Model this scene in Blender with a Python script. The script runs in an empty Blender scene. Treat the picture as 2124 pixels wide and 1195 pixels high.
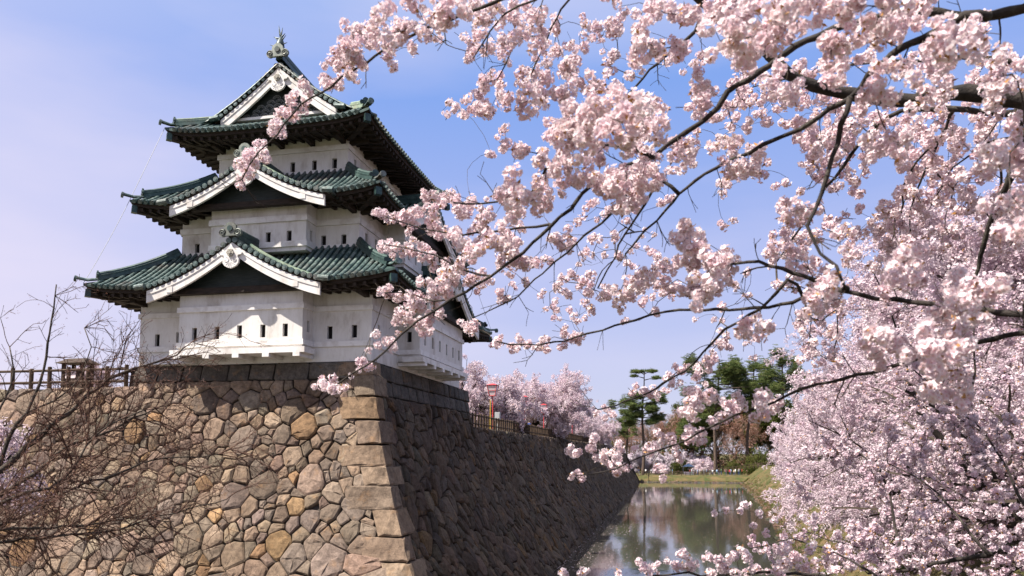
import bpy, math, random
import numpy as np
from mathutils import Vector, Matrix, Euler

# ------------------------------------------------------------------ camera, sky, sun, exposure
scene = bpy.context.scene
ROOT = scene.collection
PW, PH, FPX, PPX, PPY = 2124.0, 1195.0, 1550.0, 1062.0, 811.0
YAW = math.atan(323 / 1555.0)
PITCH = math.atan(129 / 1550.0)
EYE = 7.5                                   # metres above the moat water
cam_d = bpy.data.cameras.new('camera')
cam = bpy.data.objects.new('camera', cam_d)
ROOT.objects.link(cam)
cam.location = (0, 0, EYE)
cam.rotation_euler = (math.pi / 2 + PITCH, 0, YAW)
cam_d.sensor_width = 36.0
cam_d.lens = FPX / PW * 36.0
cam_d.shift_y = (PPY - PH / 2) / PW
cam_d.clip_start = 0.1
cam_d.clip_end = 6000
cam_d.dof.use_dof = True
cam_d.dof.focus_distance = 26.0
cam_d.dof.aperture_fstop = 3.5
scene.camera = cam

LIGHT = Vector((1.20, 0.72, -2.05)).normalized()       # the way the sunlight travels
SUN_EL = math.asin(-LIGHT.z)
world = bpy.data.worlds.new('World')
scene.world = world
world.use_nodes = True
wn, wl = world.node_tree.nodes, world.node_tree.links
wn.clear()
sky = wn.new('ShaderNodeTexSky')
sky.sky_type = 'NISHITA'
sky.sun_disc = False
sky.sun_elevation = SUN_EL
sky.sun_rotation = math.atan2(-LIGHT.x, -LIGHT.y)
sky.altitude = 30
sky.air_density = 1.0
sky.dust_density = 0.35
sky.ozone_density = 2.0
tc = wn.new('ShaderNodeTexCoord'); sx = wn.new('ShaderNodeSeparateXYZ')
hz = wn.new('ShaderNodeValToRGB')                      # spring haze: lavender low down, clear blue overhead
for q, (pos, c) in zip([hz.color_ramp.elements[0], hz.color_ramp.elements[1], hz.color_ramp.elements.new(0.22), hz.color_ramp.elements.new(0.48)],
                       [(0.0, (4.6, 4.4, 5.8)), (1.0, (0.8, 1.8, 5.4)), (0.22, (3.5, 3.85, 6.4)), (0.45, (1.75, 2.95, 6.6))]):
    q.position = pos; q.color = (*[v / 8 for v in c], 1)
gain = wn.new('ShaderNodeMix'); gain.data_type = 'RGBA'; gain.blend_type = 'MULTIPLY'; gain.inputs[0].default_value = 1.0; gain.inputs[7].default_value = (8, 8, 8, 1)
tint = wn.new('ShaderNodeMix'); tint.data_type = 'RGBA'; tint.inputs[0].default_value = 0.80
veil_n = wn.new('ShaderNodeTexNoise'); veil_n.inputs['Scale'].default_value = 1.5
veil_n.inputs['Detail'].default_value = 5.0; veil_n.inputs['Roughness'].default_value = 0.5
veil_m = wn.new('ShaderNodeMapping'); veil_m.inputs['Scale'].default_value = (0.9, 1.3, 3.6)
veil_r = wn.new('ShaderNodeMapRange')
veil_r.inputs['From Min'].default_value = 0.46; veil_r.inputs['From Max'].default_value = 0.74
veil_r.inputs['To Min'].default_value = 0.0; veil_r.inputs['To Max'].default_value = 0.38
veil = wn.new('ShaderNodeMix'); veil.data_type = 'RGBA'
veil.inputs[7].default_value = (6.0, 5.5, 6.6, 1)
bg = wn.new('ShaderNodeBackground'); bg.inputs[1].default_value = 0.056
wo = wn.new('ShaderNodeOutputWorld')
wl.new(tc.outputs['Generated'], sx.inputs[0]); wl.new(sx.outputs['Z'], hz.inputs[0]); wl.new(hz.outputs[0], gain.inputs[6])
wl.new(sky.outputs[0], tint.inputs[6]); wl.new(gain.outputs[2], tint.inputs[7])
wl.new(tc.outputs['Generated'], veil_m.inputs[0]); wl.new(veil_m.outputs[0], veil_n.inputs['Vector'])
sdot = wn.new('ShaderNodeVectorMath'); sdot.operation = 'DOT_PRODUCT'; sdot.inputs[1].default_value = (-0.86, -0.51, -0.70)      # the air is whiter towards the sun
glow = wn.new('ShaderNodeMapRange'); glow.inputs['From Min'].default_value = -0.42; glow.inputs['From Max'].default_value = 0.28; glow.inputs['To Max'].default_value = 0.66
wl.new(tc.outputs['Generated'], sdot.inputs[0]); wl.new(sdot.outputs['Value'], glow.inputs[0])
vadd = wn.new('ShaderNodeMath'); vadd.operation = 'ADD'; vadd.use_clamp = True
wl.new(veil_n.outputs['Fac'], veil_r.inputs[0]); wl.new(veil_r.outputs[0], vadd.inputs[0]); wl.new(glow.outputs[0], vadd.inputs[1]); wl.new(vadd.outputs[0], veil.inputs[0])
wl.new(tint.outputs[2], veil.inputs[6]); wl.new(veil.outputs[2], bg.inputs[0]); wl.new(bg.outputs[0], wo.inputs[0])

sun_d = bpy.data.lights.new('sun', 'SUN')
sun_d.energy = 5.0
sun_d.angle = math.radians(0.5)
sun_d.color = (1.0, 0.93, 0.84)
sun = bpy.data.objects.new('sun', sun_d)
ROOT.objects.link(sun)
sun.rotation_euler = LIGHT.to_track_quat('-Z', 'Y').to_euler()

vs = scene.view_settings
vs.view_transform = 'Standard'; vs.look = 'None'; vs.gamma = 1.0; vs.exposure = 1.38; vs.use_curve_mapping = False
scene.cycles.max_bounces = 6
scene.cycles.transparent_max_bounces = 6
scene.cycles.use_denoising = True

# ------------------------------------------------------------------ pixel of the photograph -> place in the world
_f = np.array([-math.sin(YAW) * math.cos(PITCH), math.cos(YAW) * math.cos(PITCH), math.sin(PITCH)])
_r = np.array([math.cos(YAW), math.sin(YAW), 0.0])
_u = np.cross(_r, _f)
def ray(x, y):
    d = _f * FPX + _r * (x - PPX) + _u * (PPY - y)
    return d / np.linalg.norm(d)
def on_y(x, y, Y):
    d = ray(x, y); p = d * (Y / d[1]); p[2] += EYE; return p
def on_x(x, y, X):
    d = ray(x, y); p = d * (X / d[0]); p[2] += EYE; return p
def at(x, y, dist):
    p = ray(x, y) * dist; p[2] += EYE; return p

# ------------------------------------------------------------------ mesh helpers
class MB:
    def __init__(self): self.v = []; self.f = []; self.c = []
    def add(self, vs_, fs, col=None):
        o = len(self.v)
        self.v.extend([tuple(p) for p in vs_])
        self.f.extend([tuple(i + o for i in q) for q in fs])
        if col is not None: self.c.extend([col] * len(vs_))
        return self
    def box(self, a, b):
        (x0, y0, z0), (x1, y1, z1) = a, b
        return self.add([(x0,y0,z0),(x1,y0,z0),(x1,y1,z0),(x0,y1,z0),(x0,y0,z1),(x1,y0,z1),(x1,y1,z1),(x0,y1,z1)],
                        [(0,3,2,1),(4,5,6,7),(0,1,5,4),(1,2,6,5),(2,3,7,6),(3,0,4,7)])
    def bar(self, p, q, w, h, up=(0, 0, 1)):
        p, q = Vector(p), Vector(q); d = (q - p).normalized(); up = Vector(up)
        s = d.cross(up)
        if s.length < 1e-4: s = d.cross(Vector((1, 0, 0)))
        s.normalize(); t = s.cross(d)
        a, b = s * w / 2, t * h / 2
        vs_ = [p - a - b, p + a - b, p + a + b, p - a + b, q - a - b, q + a - b, q + a + b, q - a + b]
        return self.add(vs_, [(0,1,2,3),(7,6,5,4),(4,5,1,0),(5,6,2,1),(6,7,3,2),(7,4,0,3)])
    def tube(self, pts, rad, n=6, cap=True, col=None):
        pts = [Vector(p) for p in pts]; k = len(pts); rings = []
        if not hasattr(rad, '__len__'): rad = [rad] * k
        ref = None
        for i, p in enumerate(pts):
            d = (pts[min(i + 1, k - 1)] - pts[max(i - 1, 0)])
            d = d.normalized() if d.length > 1e-9 else Vector((0, 0, 1))
            if ref is None:
                ref = d.orthogonal().normalized()
            ref = (ref - d * ref.dot(d))
            ref = ref.normalized() if ref.length > 1e-6 else d.orthogonal().normalized()
            b = d.cross(ref)
            rings.append([p + (ref * math.cos(2*math.pi*j/n) + b * math.sin(2*math.pi*j/n)) * rad[i] for j in range(n)])
        vs_ = [q for r in rings for q in r]; fs = []
        for i in range(k - 1):
            for j in range(n):
                fs.append((i*n+j, i*n+(j+1)%n, (i+1)*n+(j+1)%n, (i+1)*n+j))
        if cap:
            fs.append(tuple(reversed(range(n)))); fs.append(tuple((k-1)*n + j for j in range(n)))
        return self.add(vs_, fs, col)
    def disc(self, c, axis, r, depth, n=12):
        a = Vector(axis).normalized(); c = Vector(c)
        return self.tube([c - a * depth / 2, c + a * depth / 2], r, n)
    def prism(self, poly, o, ux, uy, depth):
        """poly 2-D (counter-clockwise), extruded from plane o towards ux x uy by depth"""
        o, ux, uy = Vector(o), Vector(ux), Vector(uy); n = ux.cross(uy).normalized() * depth
        m = len(poly)
        a = [o + ux * p[0] + uy * p[1] for p in poly]; b = [p + n for p in a]
        fs = [tuple(reversed(range(m))), tuple(range(m, 2*m))]
        fs += [(i, (i+1) % m, m + (i+1) % m, m + i) for i in range(m)]
        return self.add(a + b, fs)
    def strip(self, lower, upper, off):
        """a curved board: two matching polylines extruded by off"""
        off = Vector(off); k = len(lower)
        A = [Vector(p) for p in lower]; B = [Vector(p) for p in upper]
        vs_ = A + B + [p + off for p in A] + [p + off for p in B]; fs = []
        for i in range(k - 1):
            fs += [(i, i+1, k+i+1, k+i), (2*k+i+1, 2*k+i, 3*k+i, 3*k+i+1),
                   (i+1, i, 2*k+i, 2*k+i+1), (k+i, k+i+1, 3*k+i+1, 3*k+i)]
        fs += [(0, k, 3*k, 2*k), (2*k-1, k-1, 3*k-1, 4*k-1)]
        return self.add(vs_, fs)
    def mesh(self, name, mat=None, smooth=False):
        me = bpy.data.meshes.new(name)
        me.from_pydata([tuple(p) for p in self.v], [], self.f)
        if self.c:
            at_ = me.color_attributes.new('tone', 'FLOAT_COLOR', 'POINT')
            at_.data.foreach_set('color', np.array([(*c, 1) for c in self.c], dtype=np.float32).ravel())
        for m in (mat if isinstance(mat, (list, tuple)) else [mat]):
            if m: me.materials.append(m)
        if smooth: me.polygons.foreach_set('use_smooth', [True] * len(me.polygons))
        me.update()
        return me
    def build(self, name, mat=None, parent=None, smooth=False):
        return link(name, self.mesh(name, mat, smooth), parent)

def link(name, data, parent=None):
    o = bpy.data.objects.new(name, data); ROOT.objects.link(o)
    if parent is not None: o.parent = parent
    return o
def tag(o, label=None, cat=None, group=None, kind=None):
    if label: o['label'] = label
    if cat: o['category'] = cat
    if group: o['group'] = group
    if kind: o['kind'] = kind
    return o
def thing(name, label, cat, group=None, loc=(0, 0, 0), rz=0.0):
    o = link(name, None); o.location = loc; o.rotation_euler = (0, 0, rz); o.empty_display_size = 0.2
    return tag(o, label, cat, group)
def copy_tree(o, parent=None):
    c = o.copy(); ROOT.objects.link(c); c.parent = parent
    for ch in [q for q in ROOT.objects if q.parent == o]: copy_tree(ch, c)
    return c

# ------------------------------------------------------------------ materials
def new_mat(name):
    m = bpy.data.materials.new(name); m.use_nodes = True
    n = m.node_tree.nodes; b = n['Principled BSDF']; b.inputs['Specular IOR Level'].default_value = 0.25
    return m, n, m.node_tree.links, b
def noise(n, l, scale, detail=4, rough=0.6, coord='Object', stretch=None):
    tc = n.new('ShaderNodeTexCoord'); t = n.new('ShaderNodeTexNoise')
    t.inputs['Scale'].default_value = scale; t.inputs['Detail'].default_value = detail; t.inputs['Roughness'].default_value = rough
    src = n.new('ShaderNodeNewGeometry').outputs['Position'] if coord == 'World' else tc.outputs[coord]
    if stretch:
        mp = n.new('ShaderNodeMapping'); mp.inputs['Scale'].default_value = stretch
        l.new(src, mp.inputs[0]); src = mp.outputs[0]
    l.new(src, t.inputs['Vector'])
    return t.outputs['Fac']
def ramp(n, l, fac, stops):
    r = n.new('ShaderNodeValToRGB'); e = r.color_ramp.elements
    while len(e) < len(stops): e.new(0.5)
    for q, (p, c) in zip(e, stops): q.position = p; q.color = (*c, 1)
    l.new(fac, r.inputs[0]); return r.outputs[0]
def bump(n, l, b, fac, strength, dist):
    k = n.new('ShaderNodeBump'); k.inputs['Strength'].default_value = strength; k.inputs['Distance'].default_value = dist
    l.new(fac, k.inputs['Height']); l.new(k.outputs[0], b.inputs['Normal'])
def mixc(n, l, a, b_, fac, mode='MIX'):
    m = n.new('ShaderNodeMix'); m.data_type = 'RGBA'; m.blend_type = mode
    for i, s in ((6, a), (7, b_)):
        if isinstance(s, tuple): m.inputs[i].default_value = (*s, 1)
        else: l.new(s, m.inputs[i])
    if isinstance(fac, (int, float)): m.inputs[0].default_value = fac
    else: l.new(fac, m.inputs[0])
    return m.outputs[2]
def simple(name, stops, scale, rough=0.7, bs=0.0, bd=0.01, coord='Object', stretch=None, metallic=0.0, spec=0.25, bscale=None, detail=5):
    m, n, l, b = new_mat(name)
    fac = noise(n, l, scale, detail, 0.6, coord, stretch)
    l.new(ramp(n, l, fac, stops), b.inputs['Base Color'])
    b.inputs['Roughness'].default_value = rough; b.inputs['Metallic'].default_value = metallic
    b.inputs['Specular IOR Level'].default_value = spec
    if bs: bump(n, l, b, noise(n, l, bscale or scale * 4, 6, 0.65, coord, stretch), bs, bd)
    return m

M = {}
# white lime plaster with faint vertical streaks and dirt of its own
m, n, l, b = new_mat('plaster')
a1 = noise(n, l, 1.1, 6, 0.65, 'World', (1, 1, 0.45)); a2 = noise(n, l, 7.0, 4, 0.6, 'World', (1, 1, 0.3))
c1 = ramp(n, l, a1, [(0.28, (0.36, 0.32, 0.275)), (0.46, (0.60, 0.575, 0.54)), (0.70, (0.68, 0.66, 0.635))])
c1 = mixc(n, l, c1, (0.46, 0.42, 0.37), ramp(n, l, a2, [(0.52, (0, 0, 0)), (0.80, (0.55, 0.55, 0.55))]))
a3 = noise(n, l, 2.2, 5, 0.7, 'World', (1.6, 1.6, 0.22))
l.new(mixc(n, l, c1, (0.80, 0.775, 0.74), ramp(n, l, a3, [(0.50, (0, 0, 0)), (0.74, (0.5, 0.5, 0.5))]), 'MULTIPLY'), b.inputs['Base Color'])
b.inputs['Roughness'].default_value = 0.85; bump(n, l, b, noise(n, l, 30, 5, 0.7, 'World'), 0.25, 0.01)
M['plaster'] = m
M['trim'] = simple('white_trim', [(0.3, (0.50, 0.46, 0.42)), (0.55, (0.68, 0.66, 0.635))], 2.0, 0.75, 0.15, 0.01, 'World')
M['wood'] = simple('dark_timber', [(0.3, (0.012, 0.009, 0.007)), (0.7, (0.042, 0.029, 0.022))], 3.0, 0.8, 0.4, 0.01, 'World', (1, 1, 6))
M['gablewood'] = simple('gable_panel', [(0.3, (0.010, 0.016, 0.015)), (0.7, (0.028, 0.036, 0.033))], 3.0, 0.6, 0.3, 0.01, 'World', (1, 1, 6))
M['hole'] = simple('window_dark', [(0.3, (0.006, 0.005, 0.005)), (0.7, (0.014, 0.012, 0.012))], 3.0, 0.9)
# weathered sheet copper: teal patina, grey-green bloom, brown where it is worn
def copper(name, lo, mid, hi, br, rough=0.46, metal=0.25):
    m, n, l, b = new_mat(name)
    oi = n.new('ShaderNodeObjectInfo')
    q1 = noise(n, l, 2.6, 6, 0.7, 'World'); q2 = noise(n, l, 0.9, 4, 0.6, 'World'); q3 = noise(n, l, 14, 4, 0.6, 'World')
    base = ramp(n, l, q1, [(0.30, lo), (0.50, mid), (0.72, hi)])
    wear = n.new('ShaderNodeMath'); wear.operation = 'MULTIPLY_ADD'; wear.inputs[1].default_value = 0.16
    l.new(oi.outputs['Random'], wear.inputs[0]); l.new(q2, wear.inputs[2])
    base = mixc(n, l, base, br, ramp(n, l, wear.outputs[0], [(0.58, (0, 0, 0)), (0.80, (0.85, 0.85, 0.85))]))
    base = mixc(n, l, base, hi, ramp(n, l, q3, [(0.52, (0, 0, 0)), (0.72, (0.75, 0.75, 0.75))]))
    l.new(base, b.inputs['Base Color']); b.inputs['Roughness'].default_value = rough; b.inputs['Metallic'].default_value = metal
    b.inputs['Specular IOR Level'].default_value = 0.5
    bump(n, l, b, q3, 0.25, 0.01)
    return m
M['copper'] = copper('roof_copper', (0.014, 0.034, 0.034), (0.050, 0.088, 0.083), (0.24, 0.29, 0.265), (0.095, 0.075, 0.064))
M['copper_dark'] = copper('roof_copper_dark', (0.008, 0.022, 0.021), (0.020, 0.048, 0.044), (0.060, 0.10, 0.086), (0.030, 0.027, 0.024))  # darker teal copper for pans, ridges and caps
M['copper_pale'] = copper('ridge_copper_pale', (0.07, 0.13, 0.10), (0.17, 0.23, 0.165), (0.31, 0.36, 0.26), (0.17, 0.15, 0.105))
# stones: colour per stone in the 'tone' attribute, grain and lichen on top
m, n, l, b = new_mat('wall_stone')
ca = n.new('ShaderNodeVertexColor'); ca.layer_name = 'tone'
g1 = noise(n, l, 5, 8, 0.72, 'World'); g2 = noise(n, l, 38, 5, 0.7, 'World'); g3 = noise(n, l, 1.7, 5, 0.65, 'World')
cc = mixc(n, l, ca.outputs[0], ramp(n, l, g1, [(0.25, (0.34, 0.32, 0.31)), (0.5, (0.96, 0.93, 0.90)), (0.75, (1.5, 1.46, 1.40))]), 1.0, 'MULTIPLY')
cc = mixc(n, l, cc, ramp(n, l, g2, [(0.3, (0.55, 0.55, 0.55)), (0.7, (1.35, 1.35, 1.35))]), 0.9, 'MULTIPLY')
cc = mixc(n, l, cc, (0.36, 0.19, 0.07), ramp(n, l, g3, [(0.58, (0, 0, 0)), (0.72, (0.32, 0.32, 0.32))]))
g4 = noise(n, l, 0.55, 6, 0.68, 'World')
cc = mixc(n, l, cc, (0.50, 0.47, 0.45), ramp(n, l, g4, [(0.42, (0, 0, 0)), (0.66, (0.85, 0.85, 0.85))]), 'MULTIPLY')
l.new(cc, b.inputs['Base Color']); b.inputs['Roughness'].default_value = 0.9
bm_ = n.new('ShaderNodeMath'); bm_.operation = 'MULTIPLY_ADD'; bm_.inputs[1].default_value = 0.35; l.new(g2, bm_.inputs[0]); l.new(g1, bm_.inputs[2])
bump(n, l, b, bm_.outputs[0], 0.9, 0.06)
M['stone'] = m
M['core'] = simple('wall_earth', [(0.3, (0.020, 0.017, 0.014)), (0.7, (0.055, 0.046, 0.038))], 2, 0.95, 0.5, 0.05, 'World')
M['water'] = None
m, n, l, b = new_mat('moat_water')
b.inputs['Base Color'].default_value = (0.042, 0.040, 0.034, 1); b.inputs['Roughness'].default_value = 0.05
b.inputs['IOR'].default_value = 1.7; b.inputs['Specular IOR Level'].default_value = 0.62
bump(n, l, b, noise(n, l, 1.1, 4, 0.6, 'World', (0.6, 0.16, 1)), 0.13, 0.06)
M['water'] = m
m, n, l, b = new_mat('grass_ground')
h1 = noise(n, l, 0.33, 7, 0.72, 'World'); h2 = noise(n, l, 6.0, 5, 0.7, 'World')
gc = ramp(n, l, h1, [(0.38, (0.125, 0.088, 0.040)), (0.50, (0.080, 0.068, 0.024)), (0.62, (0.040, 0.056, 0.014))])
l.new(mixc(n, l, gc, ramp(n, l, h2, [(0.3, (0.5, 0.5, 0.5)), (0.7, (1.35, 1.35, 1.3))]), 1.0, 'MULTIPLY'), b.inputs['Base Color'])
b.inputs['Roughness'].default_value = 0.95; bump(n, l, b, h2, 0.9, 0.15)
M['grass'] = m
M['path'] = simple('sand_path', [(0.3, (0.22, 0.18, 0.13)), (0.7, (0.34, 0.29, 0.22))], 0.8, 0.95, 0.4, 0.02, 'World')
M['fence'] = simple('fence_timber', [(0.3, (0.036, 0.024, 0.016)), (0.7, (0.085, 0.056, 0.037))], 5, 0.85, 0.4, 0.01, 'World')
M['bark'] = simple('cherry_bark', [(0.30, (0.012, 0.010, 0.009)), (0.55, (0.034, 0.027, 0.023)), (0.80, (0.085, 0.080, 0.058))], 9, 0.85, 0.7, 0.02, 'World')
M['twig'] = simple('cherry_twig', [(0.3, (0.020, 0.014, 0.011)), (0.7, (0.062, 0.047, 0.033))], 7, 0.8, 0.0, 0.01, 'World')
M['barebark'] = simple('bare_bark', [(0.30, (0.022, 0.017, 0.013)), (0.55, (0.060, 0.047, 0.036)), (0.80, (0.13, 0.115, 0.090))], 6, 0.85, 0.6, 0.02, 'World')
M['pinebark'] = simple('pine_bark', [(0.3, (0.045, 0.032, 0.026)), (0.7, (0.12, 0.085, 0.065))], 3, 0.9, 0.6, 0.05, 'World')
M['red'] = simple('red_lacquer', [(0.3, (0.42, 0.035, 0.040)), (0.7, (0.55, 0.06, 0.06))], 4, 0.5)
M['yellow'] = simple('yellow_paint', [(0.3, (0.55, 0.36, 0.04)), (0.7, (0.65, 0.43, 0.06))], 4, 0.5)
M['greybox'] = simple('grey_enamel', [(0.3, (0.30, 0.31, 0.33)), (0.7, (0.38, 0.39, 0.41))], 4, 0.5)
M['paper'] = simple('lantern_paper', [(0.3, (0.72, 0.58, 0.60)), (0.7, (0.86, 0.77, 0.78))], 6, 0.6)

def petal_mat(name, deep, mid, pale, trans=0.36):
    m, n, l, b = new_mat(name)
    n.remove(b)
    oi = n.new('ShaderNodeObjectInfo')
    a = n.new('ShaderNodeVertexColor'); a.layer_name = 'tone'
    col = ramp(n, l, oi.outputs['Random'], [(0.0, deep), (0.35, mid), (1.0, pale)])
    col = mixc(n, l, col, a.outputs[0], 1.0, 'MULTIPLY')
    d = n.new('ShaderNodeBsdfDiffuse'); t = n.new('ShaderNodeBsdfTranslucent'); mx = n.new('ShaderNodeMixShader')
    mx.inputs[0].default_value = trans
    l.new(col, d.inputs[0]); l.new(col, t.inputs[0]); l.new(d.outputs[0], mx.inputs[1]); l.new(t.outputs[0], mx.inputs[2])
    l.new(mx.outputs[0], n['Material Output'].inputs[0])
    return m
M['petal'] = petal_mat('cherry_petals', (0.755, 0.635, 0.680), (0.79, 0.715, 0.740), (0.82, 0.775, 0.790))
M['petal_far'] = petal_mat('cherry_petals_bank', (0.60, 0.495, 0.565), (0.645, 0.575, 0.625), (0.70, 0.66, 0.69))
M['needle'] = petal_mat('pine_needles', (0.050, 0.078, 0.030), (0.092, 0.125, 0.044), (0.155, 0.175, 0.064), 0.15)
M['leafgreen'] = petal_mat('spring_leaves', (0.045, 0.060, 0.016), (0.07, 0.086, 0.024), (0.115, 0.115, 0.036), 0.3)
M['bud'] = petal_mat('brown_buds', (0.16, 0.075, 0.050), (0.24, 0.12, 0.085), (0.42, 0.28, 0.24), 0.2)
# ------------------------------------------------------------------ ground, terrace, water
def lerp_tab(x, tab):
    return float(np.interp(x, [t[0] for t in tab], [t[1] for t in tab]))
BANK = [(-60, 4.0), (0, 4.6), (20, 5.4), (52, 7.75), (88, 11.0), (140, 14.5), (194, 17.0), (400, 24)]
FAR = 198.0
def sstep(a, b, x):
    t = min(1.0, max(0.0, (x - a) / (b - a))); return t * t * (3 - 2 * t)
def ground_z(x, y):
    xb = lerp_tab(y, BANK)
    z = -1.3
    z = max(z, -1.3 + 5.3 * sstep(xb - 1.6, xb + 8.0, x))                      # right bank
    z = max(z, -1.3 + 7.2 * (1 - sstep(2.5, 13.0, y)))                          # near bank under the viewer
    z = max(z, -1.3 + 2.9 * sstep(FAR - 1.5, FAR + 7, y + 0.06 * (x - 5)))       # far bank
    if z > -0.2:
        z += 0.10 * math.sin(x * 0.9 + 1.3 * math.sin(y * 0.31)) * math.sin(y * 0.7 + 0.5 * x) + 0.05 * math.sin(2.3 * x + 1.7 * y)
    return z
gx = sorted(set([-900, -500, -250, -140] + list(np.arange(-90, -10, 4.0)) + list(np.arange(-10, 34, 0.7)) + list(np.arange(34, 120, 5)) + [180, 300, 600, 1200]))
gy = sorted(set([-300, -120, -60, -30] + list(np.arange(-16, 20, 0.8)) + list(np.arange(20, 190, 1.6)) + list(np.arange(190, 214, 0.8)) + list(np.arange(214, 330, 8)) + [380, 500, 800, 1400, 2600]))
g = MB()
g.v = [(x, y, ground_z(x, y)) for y in gy for x in gx]
nx = len(gx)
g.f = [(j*nx+i, j*nx+i+1, (j+1)*nx+i+1, (j+1)*nx+i) for j in range(len(gy)-1) for i in range(nx-1)]
tag(g.build('ground', M['grass'], smooth=True), kind='structure')
w = MB()
w.add([(-400, -20, 0), (60, -20, 0), (60, 260, 0), (-400, 260, 0)], [(0, 1, 2, 3)])
tag(w.build('water', M['water']), kind='structure')

# ------------------------------------------------------------------ castle plan (metres; heights above eye + EYE)
XE, XW, YS, YN = -12.0, -23.0, 29.0, 42.4
ZT = 3.83 + EYE                # top of the stone platform
Z_EAST = 1.60 + EYE            # top of the wall that runs on to the north
Z_WEST = 2.95 + EYE            # top of the wall west of the keep
WALL_N = 197.0
PLAT_N = 43.3
def batter(z):
    h = ZT - z
    return 0.15 * h + 0.023 * h * h

t = MB()
t.add([(-12.25 + batter(Z_EAST), PLAT_N, Z_EAST - 0.03), (-12.25 + batter(Z_EAST), WALL_N, Z_EAST - 0.03), (-160, WALL_N, Z_EAST - 0.03), (-160, PLAT_N, Z_EAST - 0.03)], [(0, 1, 2, 3)])
tag(t.build('terrace', M['grass']), kind='structure')
t = MB()
t.add([(-23.4, 29.3 - batter(Z_WEST), Z_WEST - 0.03), (-23.4, PLAT_N, Z_WEST - 0.03), (-160, PLAT_N, Z_WEST - 0.03), (-160, 29.3 - batter(Z_WEST), Z_WEST - 0.03)], [(3, 2, 1, 0)])
tag(t.build('terrace', M['path']), kind='structure')
t = MB()
t.add([(XE - 0.25, YS + 0.25, ZT - 0.06), (XE - 0.25, PLAT_N - 0.3, ZT - 0.06), (-23.2, PLAT_N - 0.3, ZT - 0.06), (-23.2, YS + 0.25, ZT - 0.06)], [(0, 1, 2, 3)])
tag(t.build('terrace', M['path']), kind='structure')

# ------------------------------------------------------------------ dry-stone walls
rng = np.random.default_rng(11)
TONES = [((0.33, 0.265, 0.20), 6), ((0.275, 0.235, 0.195), 6), ((0.34, 0.255, 0.185), 5), ((0.235, 0.215, 0.195), 4), ((0.39, 0.315, 0.235), 4),
         ((0.315, 0.235, 0.195), 3), ((0.40, 0.25, 0.115), 1.2), ((0.265, 0.250, 0.190), 2.0), ((0.205, 0.180, 0.170), 2.0), ((0.285, 0.215, 0.180), 2)]
TP = np.array([q[1] for q in TONES], float); TP /= TP.sum()
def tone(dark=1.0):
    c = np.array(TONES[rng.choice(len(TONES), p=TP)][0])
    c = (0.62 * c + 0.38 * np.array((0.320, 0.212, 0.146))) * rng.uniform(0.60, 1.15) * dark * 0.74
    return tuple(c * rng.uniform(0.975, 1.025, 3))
def clip_poly(poly, nx_, ny_, d):
    """keep the part where n.p <= d"""
    out = []; k = len(poly)
    for i in range(k):
        p, q = poly[i], poly[(i + 1) % k]
        a = nx_ * p[0] + ny_ * p[1] - d; b2 = nx_ * q[0] + ny_ * q[1] - d
        if a <= 0: out.append(p)
        if (a < 0 < b2) or (b2 < 0 < a):
            s = a / (a - b2); out.append((p[0] + s * (q[0] - p[0]), p[1] + s * (q[1] - p[1])))
    return out
def seeds(u0, u1, v0, v1, rfun, tries):
    pts = np.zeros((0, 3)); cell = {}
    out = []
    for _ in range(tries):
        u = rng.uniform(u0, u1); v = rng.uniform(v0, v1); r = rfun(u, v)
        ok = True; ci, cj = int(u // 1.3), int(v // 1.3)
        for i in range(ci - 1, ci + 2):
            for j in range(cj - 1, cj + 2):
                for (a, b2, r2) in cell.get((i, j), ()):
                    if (a - u) ** 2 + ((b2 - v) * 1.18) ** 2 < (0.86 * (r + r2)) ** 2: ok = False; break
                if not ok: break
            if not ok: break
        if ok:
            cell.setdefault((ci, cj), []).append((u, v, r)); out.append((u, v, r))
    return out, cell
def cells(sd, cell):
    res = []
    for (u, v, r) in sd:
        poly = [(u - 1.5, v - 1.2), (u + 1.5, v - 1.2), (u + 1.5, v + 1.2), (u - 1.5, v + 1.2)]
        ci, cj = int(u // 1.3), int(v // 1.3); nb = []
        for i in range(ci - 2, ci + 3):
            for j in range(cj - 2, cj + 3):
                nb += [q for q in cell.get((i, j), ()) if q[0] != u or q[1] != v]
        nb.sort(key=lambda q: (q[0] - u) ** 2 + (q[1] - v) ** 2)
        for (a, b2, r2) in nb[:22]:
            dx, dy = a - u, b2 - v
            d = (dx * a + dy * b2 + dx * u + dy * v) / 2 + (r * r - r2 * r2) / 2 * 0.9
            poly = clip_poly(poly, dx, dy, d)
            if len(poly) < 3: break
        if len(poly) >= 3: res.append((poly, (u, v, r)))
    return res
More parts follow.
